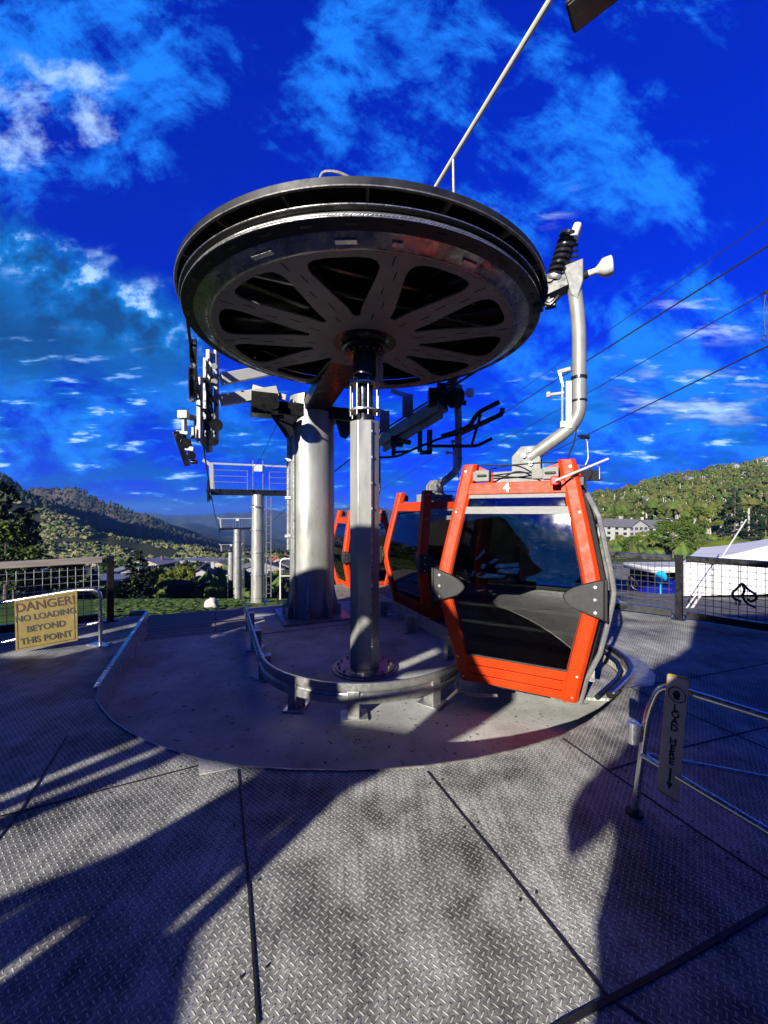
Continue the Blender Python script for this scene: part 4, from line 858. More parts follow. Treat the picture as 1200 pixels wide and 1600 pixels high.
q00, q10, q01, q11 = [q+nr*.045 for q in (q00, q10, q01, q11)]
b = MB(); slab(b, [q00, q10, q11, q01], nr, .012); nb = len(b.f)
ex2 = (q10-q00).normalized(); ey2 = (q01-q00).normalized(); ey2 = (ey2-ex2*ey2.dot(ex2)).normalized()
def dp(u, v): return q00+(q10-q00)*u+(q01-q00)*v+nr*.003
hgt = (q01-q00).length
for tx, v, s in (('DANGER!', .83, .165), ('NO LOADING', .61, .112), ('BEYOND', .385, .115), ('THIS POINT', .16, .115)): b.text(tx, dp(.5, v), ex2, ey2, s, .002, bold=.003, m=2 if tx[0] == 'D' else 1)
for p, q in ((dp(.04, .04), dp(.96, .04)), (dp(.96, .04), dp(.96, .96)), (dp(.96, .96), dp(.04, .96)), (dp(.04, .96), dp(.04, .04))): b.beam(p, q, .006, .003, up=nr, m=1)
b.build('board', [M['sign_yellow'], M['black_text'], mat('dark_red_lettering', (.035, .008, .006), .6)], ds, smooth=0)
#__PART2__
# ------------------------------------------------------------------ station building behind the viewer: outline and openings shaped to throw the deck's shade
bld = thing('station_building', 'brown timber lift station with a gable behind the viewer, seen mirrored in the cabin glass', 'building', (-6, -2.5, 0))
SGN = [[(-10.05, 2.95), (-9.08, 2.95), (-9.08, 3.95), (-10.05, 3.95)]]  # opening added so that sunlight reaches the danger board
SL = SGN+[[(-5.72, 3.06), (-5.62, 3.03), (-5.22, 3.46), (-5.32, 3.53)], [(-5.08, 2.84), (-4.86, 2.78), (-4.62, 3.04), (-4.82, 3.12)]]
holes = [[(-5.02, 1.56), (-4.68, 1.705), (-4.42, 1.82), (-4.26, 2.07), (-5.11, 2.147), (-5.34, 1.866), (-5.5, 1.66)], [(-4.69, 2.25), (-4.55, 2.43), (-3.75, 2.56), (-3.83, 2.17)],
         [(-5.70, 1.75), (-5.60, 1.73), (-5.49, 1.90), (-5.28, 2.18), (-5.41, 2.19), (-5.59, 1.92)], [(-5.92, 1.80), (-5.80, 1.78), (-5.70, 1.95), (-5.60, 2.225), (-5.74, 2.24), (-5.82, 1.98)], [(-4.57, 1.63), (-4.50, 1.65), (-4.425, 1.765), (-4.46, 1.77)],
         [(-4.19, 1.4), (-4.11, 1.4), (-4.11, 1.69), (-4.19, 1.66)], [(-3.70, 1.66), (-3.63, 1.66), (-3.63, 1.78), (-3.70, 1.77)], [(-3.96, 1.34), (-3.90, 1.34), (-3.90, 1.54), (-3.96, 1.51)], [(-3.72, 1.84), (-3.68, 1.84), (-3.66, 1.92), (-3.70, 1.92)]]+SL+[[(-5.36, 2.45), (-5.15, 2.45), (-5.15, 2.75), (-5.36, 2.75)], [(-4.75, 2.48), (-3.8, 2.62), (-3.8, 2.87), (-4.75, 2.73)]]
b = MB(); b.plate([(-15, -.3), (-3.19, -.3), (-3.19, 1.51), (-3.54, 1.66), (-3.54, 2.0), (-3.2, 2.20), (-2.97, 2.43), (-3.27, 2.79), (-3.6, 3.39), (-4.72, 4.78), (-8, 4.86), (-10.6, 4.15), (-15, 3.8)], holes, (0, -2.5, 0), (1, 0, 0), (0, 0, 1), .05); b.build('front_wall', M['wood'], bld, smooth=0)
b = MB(); b.plate([(-1.715, -.3), (12, -.3), (12, 4.8), (2, 4.6), (-.32, 4.4), (-.46, 3.6), (-.76, 3.1), (-1.0, 2.95), (-1.25, 2.86), (-1.5, 2.64), (-1.52, 2.42), (-1.58, 2.24), (-1.66, 2.15), (-1.78, 2.10), (-1.90, 2.02), (-1.95, 1.95), (-1.96, 1.88), (-1.92, 1.80), (-1.80, 1.845), (-1.70, 1.90), (-1.66, 1.85), (-1.665, 1.80), (-1.70, 1.72), (-1.735, 1.66), (-1.70, 1.58), (-1.715, 1.5)], [], (0, -2.5, 0), (1, 0, 0), (0, 0, 1), .05); b.build('front_wall', M['wood'], bld, smooth=0)
b = MB()
for p, q in (((-15, 3.8), (-10.6, 4.15)), ((-10.6, 4.15), (-8, 4.86)), ((-8, 4.86), (-4.72, 4.78)), ((-4.72, 4.78), (-3.6, 3.39))): b.beam((p[0], -2.65, p[1]-.05), (q[0], -2.65, q[1]-.05), .2, .06)
b.build('roof_edge', M['wood'], bld, smooth=0)
b = MB(); b.box((-10.6, 1.2, 1.95), (.1, 4.6, 4.4)); b.build('side_wall', M['wood'], bld, smooth=0)  # unseen wall added to block low skylight from the left
b = MB(); b.box((10.6, .2, 2.25), (.1, 5.2, 5.0)); b.build('side_wall', M['wood'], bld, smooth=0)  # unseen wall added to block low skylight from the right
b = MB(); b.box((-6.75, .5, 9.3), (14.5, 9, .12)); b.build('sky_blocker', M['wood'], bld, smooth=0)  # unseen slab added overhead to keep skylight off the deck
for x, y, z in ((-13.9, -3.9, 9.3), (-13.9, 4.9, 9.3)): b = MB(); b.beam((x, y, -.3), (x, y, z-.06), .2, .2); b.build('sky_blocker_post', M['wood'], bld, smooth=0)  # posts under the added slab

# ------------------------------------------------------------------ terrain: one polar grid of valley, hills and far range
def zv(d, v): return HC+(CY-v)/F*d
NEAR = [(-60, -2.2), (7, -1.6), (9.5, -1.25), (13, -1.55), (25, -3.6)]
def colm(lst): return [(d, z) for d, z in NEAR]+[(d, zv(d, v)) for d, v in lst]
FARL = [(3000, 838), (3600, 822)]
COLS = {
 -700: colm([(60, 943), (150, 905), (300, 820), (600, 720), (900, 745), (3000, 840), (6000, 806), (9000, 850)]),
 -150: colm([(60, 943), (150, 905), (300, 825), (600, 728), (900, 750), (3000, 845), (6000, 806), (9000, 850)]),
 0: colm([(60, 945), (130, 915), (200, 892), (350, 835), (600, 743), (700, 757), (1000, 768), (1300, 800), (3000, 845), (6000, 808), (9000, 850)]),
 60: colm([(60, 945), (130, 915), (200, 890), (350, 842), (520, 782), (700, 800), (1000, 800), (1070, 758), (1300, 775), (3000, 845), (6000, 805), (9000, 850)]),
 115: colm([(60, 944), (130, 913), (200, 888), (330, 855), (450, 810), (700, 832), (1000, 815), (1060, 761), (1300, 780), (3000, 845), (6000, 803), (9000, 850)]),
 170: colm([(60, 944), (130, 913), (200, 886), (330, 862), (430, 834), (700, 848), (1000, 832), (1060, 785), (1300, 800), (3000, 845), (6000, 801), (9000, 850)]),
 225: colm([(60, 944), (130, 912), (200, 886), (330, 868), (430, 847), (700, 858), (1000, 845), (1060, 803), (1300, 815), (3000, 840), (6000, 804), (9000, 850)]),
 290: colm([(60, 944), (130, 912), (200, 886), (330, 872), (430, 855), (700, 864), (1000, 854), (1060, 834), (1300, 840), (3000, 824), (3500, 815), (4200, 826), (6000, 803), (9000, 850)]),
 350: colm([(60, 946), (130, 912), (200, 888), (330, 876), (430, 863), (700, 868), (1000, 862), (1060, 853), (1300, 856), (3000, 832), (3500, 822), (4200, 830), (6000, 799), (9000, 850)]),
 455: colm([(60, 946), (130, 910), (200, 890), (330, 878), (500, 868), (1000, 866), (1300, 858), (3000, 842), (3500, 828), (4200, 835), (6000, 794), (9000, 850)]),
 600: colm([(60, 944), (130, 905), (200, 890), (330, 878), (500, 866), (1000, 858), (3000, 840), (3500, 822), (4200, 830), (6000, 793), (9000, 850)]),
 760: colm([(40, 930), (100, 880), (200, 855), (330, 835), (500, 820), (1000, 835), (6000, 797), (9000, 850)]),
 880: colm([(32, 926), (70, 868), (100, 856), (200, 825), (330, 796), (450, 800), (1000, 830), (6000, 806), (9000, 850)]),
 950: colm([(32, 925), (70, 866), (100, 852), (200, 818), (350, 780), (500, 790), (1000, 820), (6000, 808), (9000, 850)]),
 1060: colm([(32, 925), (70, 866), (100, 852), (200, 815), (380, 753), (500, 765), (1000, 800), (6000, 808), (9000, 850)]),
 1130: colm([(32, 926), (60, 872), (85, 843), (110, 846), (200, 812), (430, 738), (550, 750), (1000, 790), (6000, 808), (9000, 850)]),
 1200: colm([(32, 928), (70, 866), (100, 848), (200, 812), (480, 726), (600, 735), (1000, 780), (6000, 808), (9000, 850)]),
 1500: colm([(32, 930), (70, 866), (100, 845), (200, 806), (480, 700), (600, 720), (1000, 780), (6000, 808), (9000, 850)]),
 1900: colm([(32, 930), (70, 866), (100, 845), (200, 806), (480, 690), (600, 710), (1000, 780), (6000, 808), (9000, 850)])}
US = sorted(COLS)
CA = {u: (np.array([p[0] for p in COLS[u]]), np.array([p[1] for p in COLS[u]])) for u in US}
def zt(u, d):
    if u <= US[0]: return float(np.interp(d, *CA[US[0]]))
    for a, c in zip(US, US[1:]):
        if u <= c:
            t = (u-a)/(c-a); t = t*t*(3-2*t)*.5+t*.5
            return float(np.interp(d, *CA[a]))*(1-t)+float(np.interp(d, *CA[c]))*t
    return float(np.interp(d, *CA[US[-1]]))
def fbm(p, o=4):
    s = 0; a = 1; f = 1
    for _ in range(o): s += a*pnoise(p*f); a *= .5; f *= 2.1
    return s
def ground_at(u, d): q = px(u, 800, d); return Vector((q.x, d, zt(u, d)))
us = [-700+12*k for k in range(34)]+[-290+7*k for k in range(243)]+[1420+20*k for k in range(25)]
us = sorted(set(us)); ds = [-60, -20, 4]+[7*1.045**k for k in range(163)]
ds = [d for d in ds if d < 9000]
vs = []; cols = []
for d in ds:
    for u in us:
        z = zt(u, d); x = (u-600)/F*d
        if d < 5: x = (u-600)/F*60 if d < 0 else (u-600)/F*14
        am = 0 if d < 14 else min(.011*d, .02*d)*(.25 if d < 110 else 1)
        cliff = 990 < d < 1065 and 40 < u < 320
        n = fbm(Vector((x*.013, d*.013, 3.1))) if d < 300 else fbm(Vector((x*.006, d*.006, 9.7)), 5)
        nf = fbm(Vector((x*.0016, d*.0016, 1.3)), 5)
        z += am*(n*.5)+(0 if d < 1500 else nf*45)
        if cliff: z += fbm(Vector((u*.09, d*.02, 5)), 4)*12
        vs.append((x, d, z))
        g = .5+.5*fbm(Vector((x*.11, d*.11, 2)), 3)*.9
        if d < 62 and u < 700: c = (.05+.05*g, .10+.06*g, .012)
        elif u > 700 and d < 55: c = (.16+.05*g, .155+.05*g, .15+.04*g)
        elif u > 1075 and u < 1185 and 60 < d < 112: c = (.17+.06*g, .24+.06*g, .012)
        elif d < 150: c = (.12+.06*g, .12+.06*g, .10+.05*g) if g > .5 else (.06, .08, .03)
        elif u < 500 and d < 700: c = (.03+.03*g, .04+.03*g, .014+.01*g)  # left hills coloured darker here and below, in place of cloud shadows
        elif cliff: c = (.05+.09*g, .045+.07*g, .04+.05*g)
        elif d < 1500 and u < 700: c = (.022+.02*g, .026+.022*g, .014)
        elif d < 1500: c = (.09+.04*g, .10+.05*g, .03)
        else:
            g2 = .5+.5*fbm(Vector((x*.004, d*.004, 7)), 4); c = (.022+.05*g2, .03+.05*g2, .022+.025*g2)
        cols.append(c)
nu = len(us); fs = [(j*nu+i, j*nu+i+1, (j+1)*nu+i+1, (j+1)*nu+i) for j in range(len(ds)-1) for i in range(nu-1)]
me = bpy.data.meshes.new('terrain'); me.from_pydata(vs, [], fs); ca = me.color_attributes.new('cover', 'FLOAT_COLOR', 'POINT')
ca.data.foreach_set('color', [q for c in cols for q in (c[0], c[1], c[2], 1)])
me.polygons.foreach_set('use_smooth', [True]*len(me.polygons))
tm = bpy.data.materials.new('ground_cover'); tm.use_nodes = True; nt = tm.node_tree; pb = nt.nodes['Principled BSDF']; pb.inputs['Roughness'].default_value = .95; pb.inputs['Specular IOR Level'].default_value = .1
at = nt.nodes.new('ShaderNodeVertexColor'); at.layer_name = 'cover'; no = nt.nodes.new('ShaderNodeTexNoise'); no.inputs['Scale'].default_value = 1.1; no.inputs['Detail'].default_value = 12; no.inputs['Roughness'].default_value = .75
tc = nt.nodes.new('ShaderNodeTexCoord'); nt.links.new(tc.outputs['Object'], no.inputs['Vector'])
mr = nt.nodes.new('ShaderNodeMapRange'); mr.inputs[1].default_value = .3; mr.inputs[2].default_value = .7; mr.inputs[3].default_value = .35; mr.inputs[4].default_value = 1.6; nt.links.new(no.outputs[0], mr.inputs[0])
mx = nt.nodes.new('ShaderNodeMix'); mx.data_type = 'RGBA'; mx.blend_type = 'MULTIPLY'; mx.inputs[0].default_value = 1; nt.links.new(at.outputs[0], mx.inputs[6])
cc_ = nt.nodes.new('ShaderNodeCombineColor'); [nt.links.new(mr.outputs[0], cc_.inputs[i]) for i in range(3)]; nt.links.new(cc_.outputs[0], mx.inputs[7]); nt.links.new(mx.outputs[2], pb.inputs['Base Color'])
me.materials.append(tm); ter = bpy.data.objects.new('terrain', me); C.objects.link(ter); ter['kind'] = 'structure'

# ------------------------------------------------------------------ vegetation
def leaf_mat(name, a, c, sc=.6): 
    m = mat(name, a, .75, 0, .2, sc, col2=c, spec=.2); return m
LM = {'aspen': leaf_mat('aspen_leaves', (.08, .12, .012), (.19, .20, .025)), 'green': leaf_mat('green_leaves', (.035, .075, .014), (.10, .14, .025)), 'spruce': leaf_mat('spruce_needles', (.010, .022, .012), (.03, .05, .022)), 'scrub': leaf_mat('scrub_leaves', (.10, .11, .035), (.21, .20, .075), .03), 'darkwood': leaf_mat('dark_conifers', (.012, .022, .014), (.03, .04, .02), .03), 'forest': leaf_mat('hill_leaves', (.035, .055, .012), (.115, .115, .03), .05)}
BK = mat('grey_bark', (.10, .085, .07), .9, 0, .3, 8); BKP = mat('pale_aspen_bark', (.42, .40, .34), .8, 0, .25, 6)
rng = np.random.default_rng(11)
def leaf_crown(cent, rad, n, size, mat_, name, seed):
    r = np.random.default_rng(seed); V = []; Fc = []
    cent = np.array(cent); rad = np.array(rad); w = rad.prod(1)**.66; w = w/w.sum()
    for k in range(n):
        i = r.choice(len(cent), p=w); d = r.normal(size=3); d /= np.linalg.norm(d); p = cent[i]+d*rad[i]*(r.random()**.45)
        a = r.normal(size=3); a /= np.linalg.norm(a); bb = np.cross(a, r.normal(size=3)); bb /= np.linalg.norm(bb); s = size*(.6+.8*r.random())
        o = len(V); V += [p-a*s-bb*s*.55, p+a*s*.2-bb*s*.7, p+a*s+bb*s*.5, p-a*s*.2+bb*s*.7]; Fc.append((o, o+1, o+2, o+3))
    me = bpy.data.meshes.new(name); me.from_pydata([tuple(v) for v in V], [], Fc); me.materials.append(mat_); return me
def trunk_mesh(h, r, limbs, m, seed):
    q = random.Random(seed); b = MB(); b.tube([(0, 0, -.05), (q.uniform(-.01, .01), 0, h*.4), (q.uniform(-.02, .02), q.uniform(-.02, .02), h)], [r, r*.75, r*.25], 7)
    for k in range(limbs):
        z = h*q.uniform(.3, .85); a = q.uniform(0, 6.28); l = .22*(1.1-z); b.tube([(0, 0, z), (math.cos(a)*l, math.sin(a)*l, z+l*.8)], [r*.4, r*.12], 5)
    me = bpy.data.meshes.new('trunk'); me.from_pydata(b.v, [], b.f); me.materials.append(m); return me
PROTO = {}
def broad(seed, m):
    q = random.Random(seed); cs = []; rs = []
    for k in range(13):
        z = q.uniform(.28, .9); w = .26*math.sin(min(1, (z-.15)/.75*1.0)*math.pi*.85+.25); a = q.uniform(0, 6.28); d = q.uniform(.2, 1)*w
        cs.append((math.cos(a)*d, math.sin(a)*d, z)); s = q.uniform(.07, .13); rs.append((s, s, s*.9))
    return leaf_crown(cs, rs, 1500, .022, m, 'crown', seed)
def conif(seed, m):
    q = random.Random(seed); cs = []; rs = []
    for k in range(46):
        z = .08+.88*(k/46); w = .22*(1-z)**.85+.01; a = q.uniform(0, 6.28); d = w*q.uniform(.45, 1.0); cs.append((math.cos(a)*d, math.sin(a)*d, z-.03*d)); rs.append((w*.42+.012, w*.42+.012, .03))
    return leaf_crown(cs, rs, 1700, .02, m, 'crown', seed)
for k in range(3):
    PROTO['aspen', k] = (broad(20+k, LM['aspen']), trunk_mesh(.8, .016, 6, BKP, k)); PROTO['green', k] = (broad(40+k, LM['green']), trunk_mesh(.7, .022, 7, BK, k)); PROTO['spruce', k] = (conif(60+k, LM['spruce']), trunk_mesh(.93, .018, 0, BK, k))
KN = {'aspen': 'aspen_tree', 'green': 'leafy_tree', 'spruce': 'spruce_tree'}
cnt = [0]
def tree(kind, u, d, h, label, group=None, wid=1.0):
    cnt[0] += 1; k = cnt[0] % 3; g = ground_at(u, d); o = thing(KN[kind], label, 'tree', g, random.uniform(0, 6.28), group); o.scale = (h*wid, h*wid, h)
    for nm, me in zip(('crown', 'trunk'), PROTO[kind, k]):
        c = bpy.data.objects.new(nm, me); C.objects.link(c); c.parent = o
    return o
for u, d, h, w in ((-60, 46, 15, 1.1), (-18, 44, 14.2, 1.1), (12, 43, 13.6, 1.1), (35, 48, 12, 1.0), (-40, 36, 12, 1.1), (3, 56, 15.5, .9)): tree('spruce', u, d, h, 'dark spruce at the far left edge rising high above the railing', 'dark spruces at the left edge', w)
tree('spruce', 50, 60, 15.8, 'slim dark spruce with a pointed tip against the sky left of the valley', None, .75)
for u, d, h in ((205, 46, 5.6), (217, 50, 7.0), (228, 47, 5.2)): tree('spruce', u, d, h, 'dark spruce on the lawn just right of the left railing post', 'dark spruces beside the lawn', 1.25)
for u, d, h in ((238, 74, 5.6), (250, 76, 6.4), (262, 73, 5.2), (274, 75, 5.4), (284, 74, 6.2), (293, 76, 6.6), (300, 73, 5.0)): tree('aspen', u, d, h, 'yellow green aspen in the row left of the white gabled chalet', 'bright aspens in a row by the lawn', 1.0)
for u, d, h in ((88, 52, 6.8), (104, 54, 6.9), (118, 53, 5.8)): tree('aspen', u, d, h, 'bright yellow green tree standing above the left railing', 'bright trees above the left railing', 1.2)
for u, d, h in ((8, 30, 6.2), (22, 33, 5.0)): tree('green', u, d, h, 'leafy green tree low at the left edge below the dark spruces', 'leafy trees at the left edge', 1.1)
for u, d, h in ((175, 120, 7), (190, 130, 8), (160, 140, 9), (140, 110, 7), (60, 120, 8), (30, 110, 7)): tree('green', u, d, h, 'mid green tree among the valley roofs behind the left railing', 'trees among the valley roofs', 1.2)
for u, d, h in ((425, 95, 4.4), (432, 98, 5.0), (446, 90, 4.2), (452, 92, 4.5)): tree('aspen', u, d, h, 'small yellow green tree beside the white hoop frame', 'small trees beside the hoop frame', 1.2)
for u, d, h in ((385, 140, 8), (410, 150, 8), (360, 150, 7), (440, 160, 9)): tree('green', u, d, h, 'dark green tree between the lift towers and the grey roofs', 'trees between the lift towers', 1.2)
for u, d, h in ((985, 66, 3.8), (1030, 68, 5.4), (1052, 62, 5.6), (1075, 66, 6.0), (1066, 70, 7.4), (1040, 74, 6.2), (1090, 72, 5.0)): tree('green', u, d, h, 'bushy dull green tree just beyond the right railing', 'bushy trees beyond the right railing', 1.35)
for u, d, h in ((968, 70, 3.6), (1000, 80, 4.2)): tree('aspen', u, d, h, 'low light green tree in front of the white hotel', 'low trees before the white hotel', 1.3)
tree('spruce', 1148, 112, 15.5, 'tall dark spruce standing behind the bright grassy mound', None, 1.0)
tree('spruce', 1182, 120, 13.0, 'dark spruce near the right edge above the parked machines', None, 1.0)
tree('spruce', 1196, 100, 9.0, 'short dark spruce cut by the right edge above the white tent', None, 1.2)
tree('aspen', 1110, 125, 10.0, 'tall light green tree above the grassy mound', None, 1.1)
tree('green', 1085, 120, 10.5, 'dark leafy tree right of the white hotel on the slope', None, 1.1)

ICO = bmesh.new(); bmesh.ops.create_icosphere(ICO, subdivisions=1, radius=1); IV = np.array([v.co[:] for v in ICO.verts]); IF = np.array([[v.index for v in f.verts] for f in ICO.faces]); ICO.free()
def blobs(pos, rad, name, mats, midx=None, jit=.35, extra=None):
    n = len(pos); V = IV[None]*(1+jit*rng.normal(size=(n, len(IV), 1)))*rad[:, None, :]+pos[:, None, :]
    Fa = IF[None]+(np.arange(n)*len(IV))[:, None, None]; V = V.reshape(-1, 3); Fa = Fa.reshape(-1, 3)
    me = bpy.data.meshes.new(name); me.from_pydata(V.tolist(), [], Fa.tolist()); [me.materials.append(m) for m in mats]
    if midx is not None: me.polygons.foreach_set('material_index', np.repeat(midx, len(IF)))
    o = bpy.data.objects.new(name, me); C.objects.link(o); o['kind'] = 'stuff'; return o
# scrub on the left hill
P = []; Q = []
for k in range(11000):
    u = rng.uniform(-160, 470); d = 140+340*rng.random()**.9; g = ground_at(u, d)
    if fbm(Vector((g.x*.018, g.y*.018, 4)), 3) < .02: continue  # gaps bare the darkened ground, standing in for shadow areas
    s = rng.uniform(.7, 2.1); P.append((g.x, g.y, g.z+s*.3)); Q.append((s*1.15, s*1.15, s))
tag(blobs(np.array(P), np.array(Q), 'hillside_scrub', [LM['scrub'], LM['green']], (rng.random(len(P)) < .22).astype(int)), 'sunlit olive scrub covering the lower left hillside', 'scrub')
P = []; Q = []
for k in range(15000):
    u = rng.uniform(-160, 470); d = 480+580*rng.random()**.8; g = ground_at(u, d)
    if fbm(Vector((g.x*.012, g.y*.012, 8)), 3) < -.32: continue
    s = rng.uniform(1.6, 4.0); P.append((g.x, g.y, g.z+s*.7)); Q.append((s*.75, s*.75, s*1.4))
tag(blobs(np.array(P), np.array(Q), 'dark_hillside_trees', [LM['darkwood']]), 'dark conifers on the shaded back slope under the rock rim at left', 'forest')
# village scrub, low trees between the roofs
# forest on the right hill: crowns with pale trunks
P = []; Q = []; I = []; tb = MB()
for k in range(4200):
    u = rng.uniform(860, 1500); d = 118+390*rng.random()**.8; g = ground_at(u, d)
    if zt(u, d) < zt(u, d-2)-.2: continue
    if u > 1180 and d < 130: continue
    h = rng.uniform(5, 10)*(1 if d < 300 else 1.05); pale = fbm(Vector((g.x*.012, g.y*.02, 6)), 3) > .03
    tb.beam(g, g+Vector((rng.uniform(-.3, .3), 0, h*.85)), .15 if not pale else .42, .2, m=0)
    cone = rng.random() < .10
    for j in range(6 if not pale else 3):
        t = (j+.5)/(6 if not pale else 3)
        if cone: r = h*.2*(1-t)+.25; P.append((g.x+rng.normal()*.1, g.y, g.z+h*(.1+.95*t))); Q.append((r, r, h*.12)); I.append(2)
        else:
            t = (.66 if pale else .38)+(.42 if pale else .6)*rng.random(); r = h*rng.uniform(.09, .16); P.append((g.x+rng.normal()*h*.11, g.y+rng.normal()*h*.11, g.z+h*t)); Q.append((r, r, r*1.0)); I.append(0 if rng.random() < .8 else 1)
tag(blobs(np.array(P), np.array(Q), 'hill_forest', [LM['forest'], LM['green'], LM['darkwood']], np.array(I)), 'mixed green forest covering the right hillside', 'forest')
o = tb.build('pale_trunks', BKP, smooth=0); o['kind'] = 'stuff'; tag(o, 'pale bare aspen trunks among the trees of the right hillside', 'trunks')
# grass on the lawn
P = []; Q = []
for k in range(7000):
    u = rng.uniform(150, 620); d = 10+50*rng.random()**1.4; g = ground_at(u, d); s = rng.uniform(.02, .075); P.append((g.x, g.y, g.z+s*.3)); Q.append((s*2.2, s*2.2, s*.55))
tag(blobs(np.array(P), np.array(Q), 'lawn_grass', [LM['green']]), 'tufts of grass on the lawn below the boardwalk', 'grass')
# valley floor greenery between the roofs
P = []; Q = []
for k in range(2400):
    u = rng.uniform(-100, 600); d = 68+140*rng.random(); g = ground_at(u, d)
    s = rng.uniform(.8, 2.4); P.append((g.x, g.y, g.z+s*.6)); Q.append((s, s, s*1.1))
tag(blobs(np.array(P), np.array(Q), 'valley_bushes', [LM['green'], LM['darkwood']], (rng.random(len(P)) < .55).astype(int)), 'dark bushes filling the ground between the valley houses', 'bushes')
P = []; Q = []
for k in range(420):
    u = rng.uniform(900, 1230); d = 60+60*rng.random(); 
    if 1078 < u < 1190 and d < 113: continue
    g = ground_at(u, d); s = rng.uniform(.4, 1.2); P.append((g.x, g.y, g.z+s*.5)); Q.append((s, s, s))
tag(blobs(np.array(P), np.array(Q), 'slope_bushes', [LM['green'], LM['forest']], (rng.random(len(P)) < .5).astype(int)), 'low bushes on the ground beyond the right railing', 'bushes')

# ------------------------------------------------------------------ houses
HW = {'white': mat('white_render', (.36, .355, .33), .8, 0, .08, 3), 'tan': mat('tan_siding', (.32, .25, .18), .8, 0, .15, 3), 'grey': mat('grey_siding', (.28, .27, .26), .8, 0, .15, 3), 'brown': mat('brown_siding', (.12, .075, .05), .8, 0, .2, 3)}
HR = {'grey': mat('grey_shingles', (.13, .13, .135), .85, 0, .25, 2), 'dark': mat('dark_shingles', (.05, .048, .05), .85, 0, .3, 2), 'pale': mat('pale_metal_roof', (.20, .205, .215), .5, .2, .12, 2), 'red': mat('red_roof', (.35, .06, .035), .8, 0, .2, 2)}
WIN = mat('dark_window', (.02, .025, .03), .1, 0, .1, 2)
def house(u, d, w, dep, h, rh, rot, wm, rm, label, nw=4, storeys=2, chimney=True, side=True, group=None):
    g = ground_at(u, d); t = thing('house', label, 'house', g, rot, group); ov = .5
    b = MB(); b.prism([(-w/2, -1.5), (w/2, -1.5), (w/2, h), (0, h+rh), (-w/2, h)], (0, -dep/2, 0), (1, 0, 0), (0, 0, 1), -dep); b.build('wall', HW[wm], t, local=True, smooth=0)
    sl = math.hypot(w/2, rh); b = MB()
    for s in (-1, 1):
        n = Vector((s*rh, 0, w/2)).normalized(); e = Vector((s*w/2, 0, -rh)).normalized(); top = Vector((0, 0, h+rh))+n*.12
        b.add([top+Vector((0, -dep/2-ov, 0)), top+Vector((0, dep/2+ov, 0)), top+e*(sl+ov)+Vector((0, dep/2+ov, 0)), top+e*(sl+ov)+Vector((0, -dep/2-ov, 0))]+[q-n*.2 for q in (top+Vector((0, -dep/2-ov, 0)), top+Vector((0, dep/2+ov, 0)), top+e*(sl+ov)+Vector((0, dep/2+ov, 0)), top+e*(sl+ov)+Vector((0, -dep/2-ov, 0)))], [(0, 1, 2, 3), (7, 6, 5, 4), (0, 3, 7, 4), (1, 5, 6, 2), (3, 2, 6, 7)])
    rf = b.build('roof', HR[rm], t, local=True, smooth=0)
    if chimney: b = MB(); b.box((w*.2, dep*.15, h+rh*.9), (.7, .7, 1.8)); b.box((w*.2, dep*.15, h+rh*.9+.95), (.85, .85, .15)); b.build('chimney', HW['white' if wm == 'white' else 'brown'], rf, local=True, smooth=0)
    ws = bpy.data.meshes.new('window'); wv = MB(); ww = min(1.3, w/nw*.55); wh = h/storeys*.52; wv.box((0, 0, 0), (ww, .06, wh)); fm = MB(); fm.box((0, .0, wh/2+.05), (ww+.2, .1, .1)); fm.box((0, 0, -wh/2-.05), (ww+.2, .12, .1)); fm.box((0, -.035, 0), (.06, .03, wh))
    wme = None
    for s in range(storeys):
        for k in range(nw):
            x = -w/2+w*(k+.5)/nw; z = h*(s+.55)/storeys
            for sd in ((0, 1) if side else (0,)):
                c = wv.build('window', WIN, t, local=True, smooth=0) if wme is None else None
                if c is None: c = bpy.data.objects.new('window', wme[0]); C.objects.link(c); c.parent = t; f = bpy.data.objects.new('frame', wme[1]); C.objects.link(f)
                else: f = fm.build('frame', HW['white'], None, local=True, smooth=0); wme = (c.data, f.data)
                f.parent = c
                if sd == 0: c.location = (x, -dep/2-.02, z)
                else: c.location = (-w/2-.02 if u > 600 else w/2+.02, -dep/2+dep*(k+.5)/nw, z); c.rotation_euler = (0, 0, math.pi/2)
    b = MB(); b.box((w*.05, -dep/2-.03, 1.0), (1.0, .08, 2.0)); b.build('door', HW['brown'], t, local=True, smooth=0)
    return t
house(318, 96, 9.2, 9, 3.4, 2.4, .25, 'white', 'dark', 'white gabled chalet with dark timber beside the lawn', 4, 2)
house(262, 105, 4, 4, 3.6, .8, -.2, 'white', 'grey', 'small white hut between the aspens and the chalet', 2, 1, False)
house(208, 110, 10, 8, 4.6, 1.6, .5, 'white', 'pale', 'white house with a pale roof beside the dark spruces', 4, 2)
house(150, 82, 13, 8, 3.0, .5, .3, 'white', 'pale', 'low white flat roofed building seen through the left railing mesh', 5, 1, False)
house(92, 95, 12, 9, 4.2, 1.8, .2, 'grey', 'grey', 'grey house behind the bright trees above the left railing', 4, 2)
house(35, 85, 11, 9, 3.6, 1.8, .4, 'tan', 'pale', 'tan house with a pale roof seen through the left railing', 4, 2)
house(300, 200, 34, 12, 3.2, .8, .05, 'grey', 'pale', 'long low building with a pale roof at the foot of the hill', 8, 1, False)
house(352, 150, 13, 10, 4.5, 2.2, -.2, 'tan', 'grey', 'tan house with a grey roof behind the white gabled chalet', 4, 2)
house(408, 130, 14, 10, 5.0, 2.4, .3, 'grey', 'grey', 'grey roofed house behind the nearest lift tower', 5, 2)
house(446, 140, 13, 10, 5.0, 2.0, -.3, 'brown', 'grey', 'brown house with a grey roof left of the station column', 4, 2)
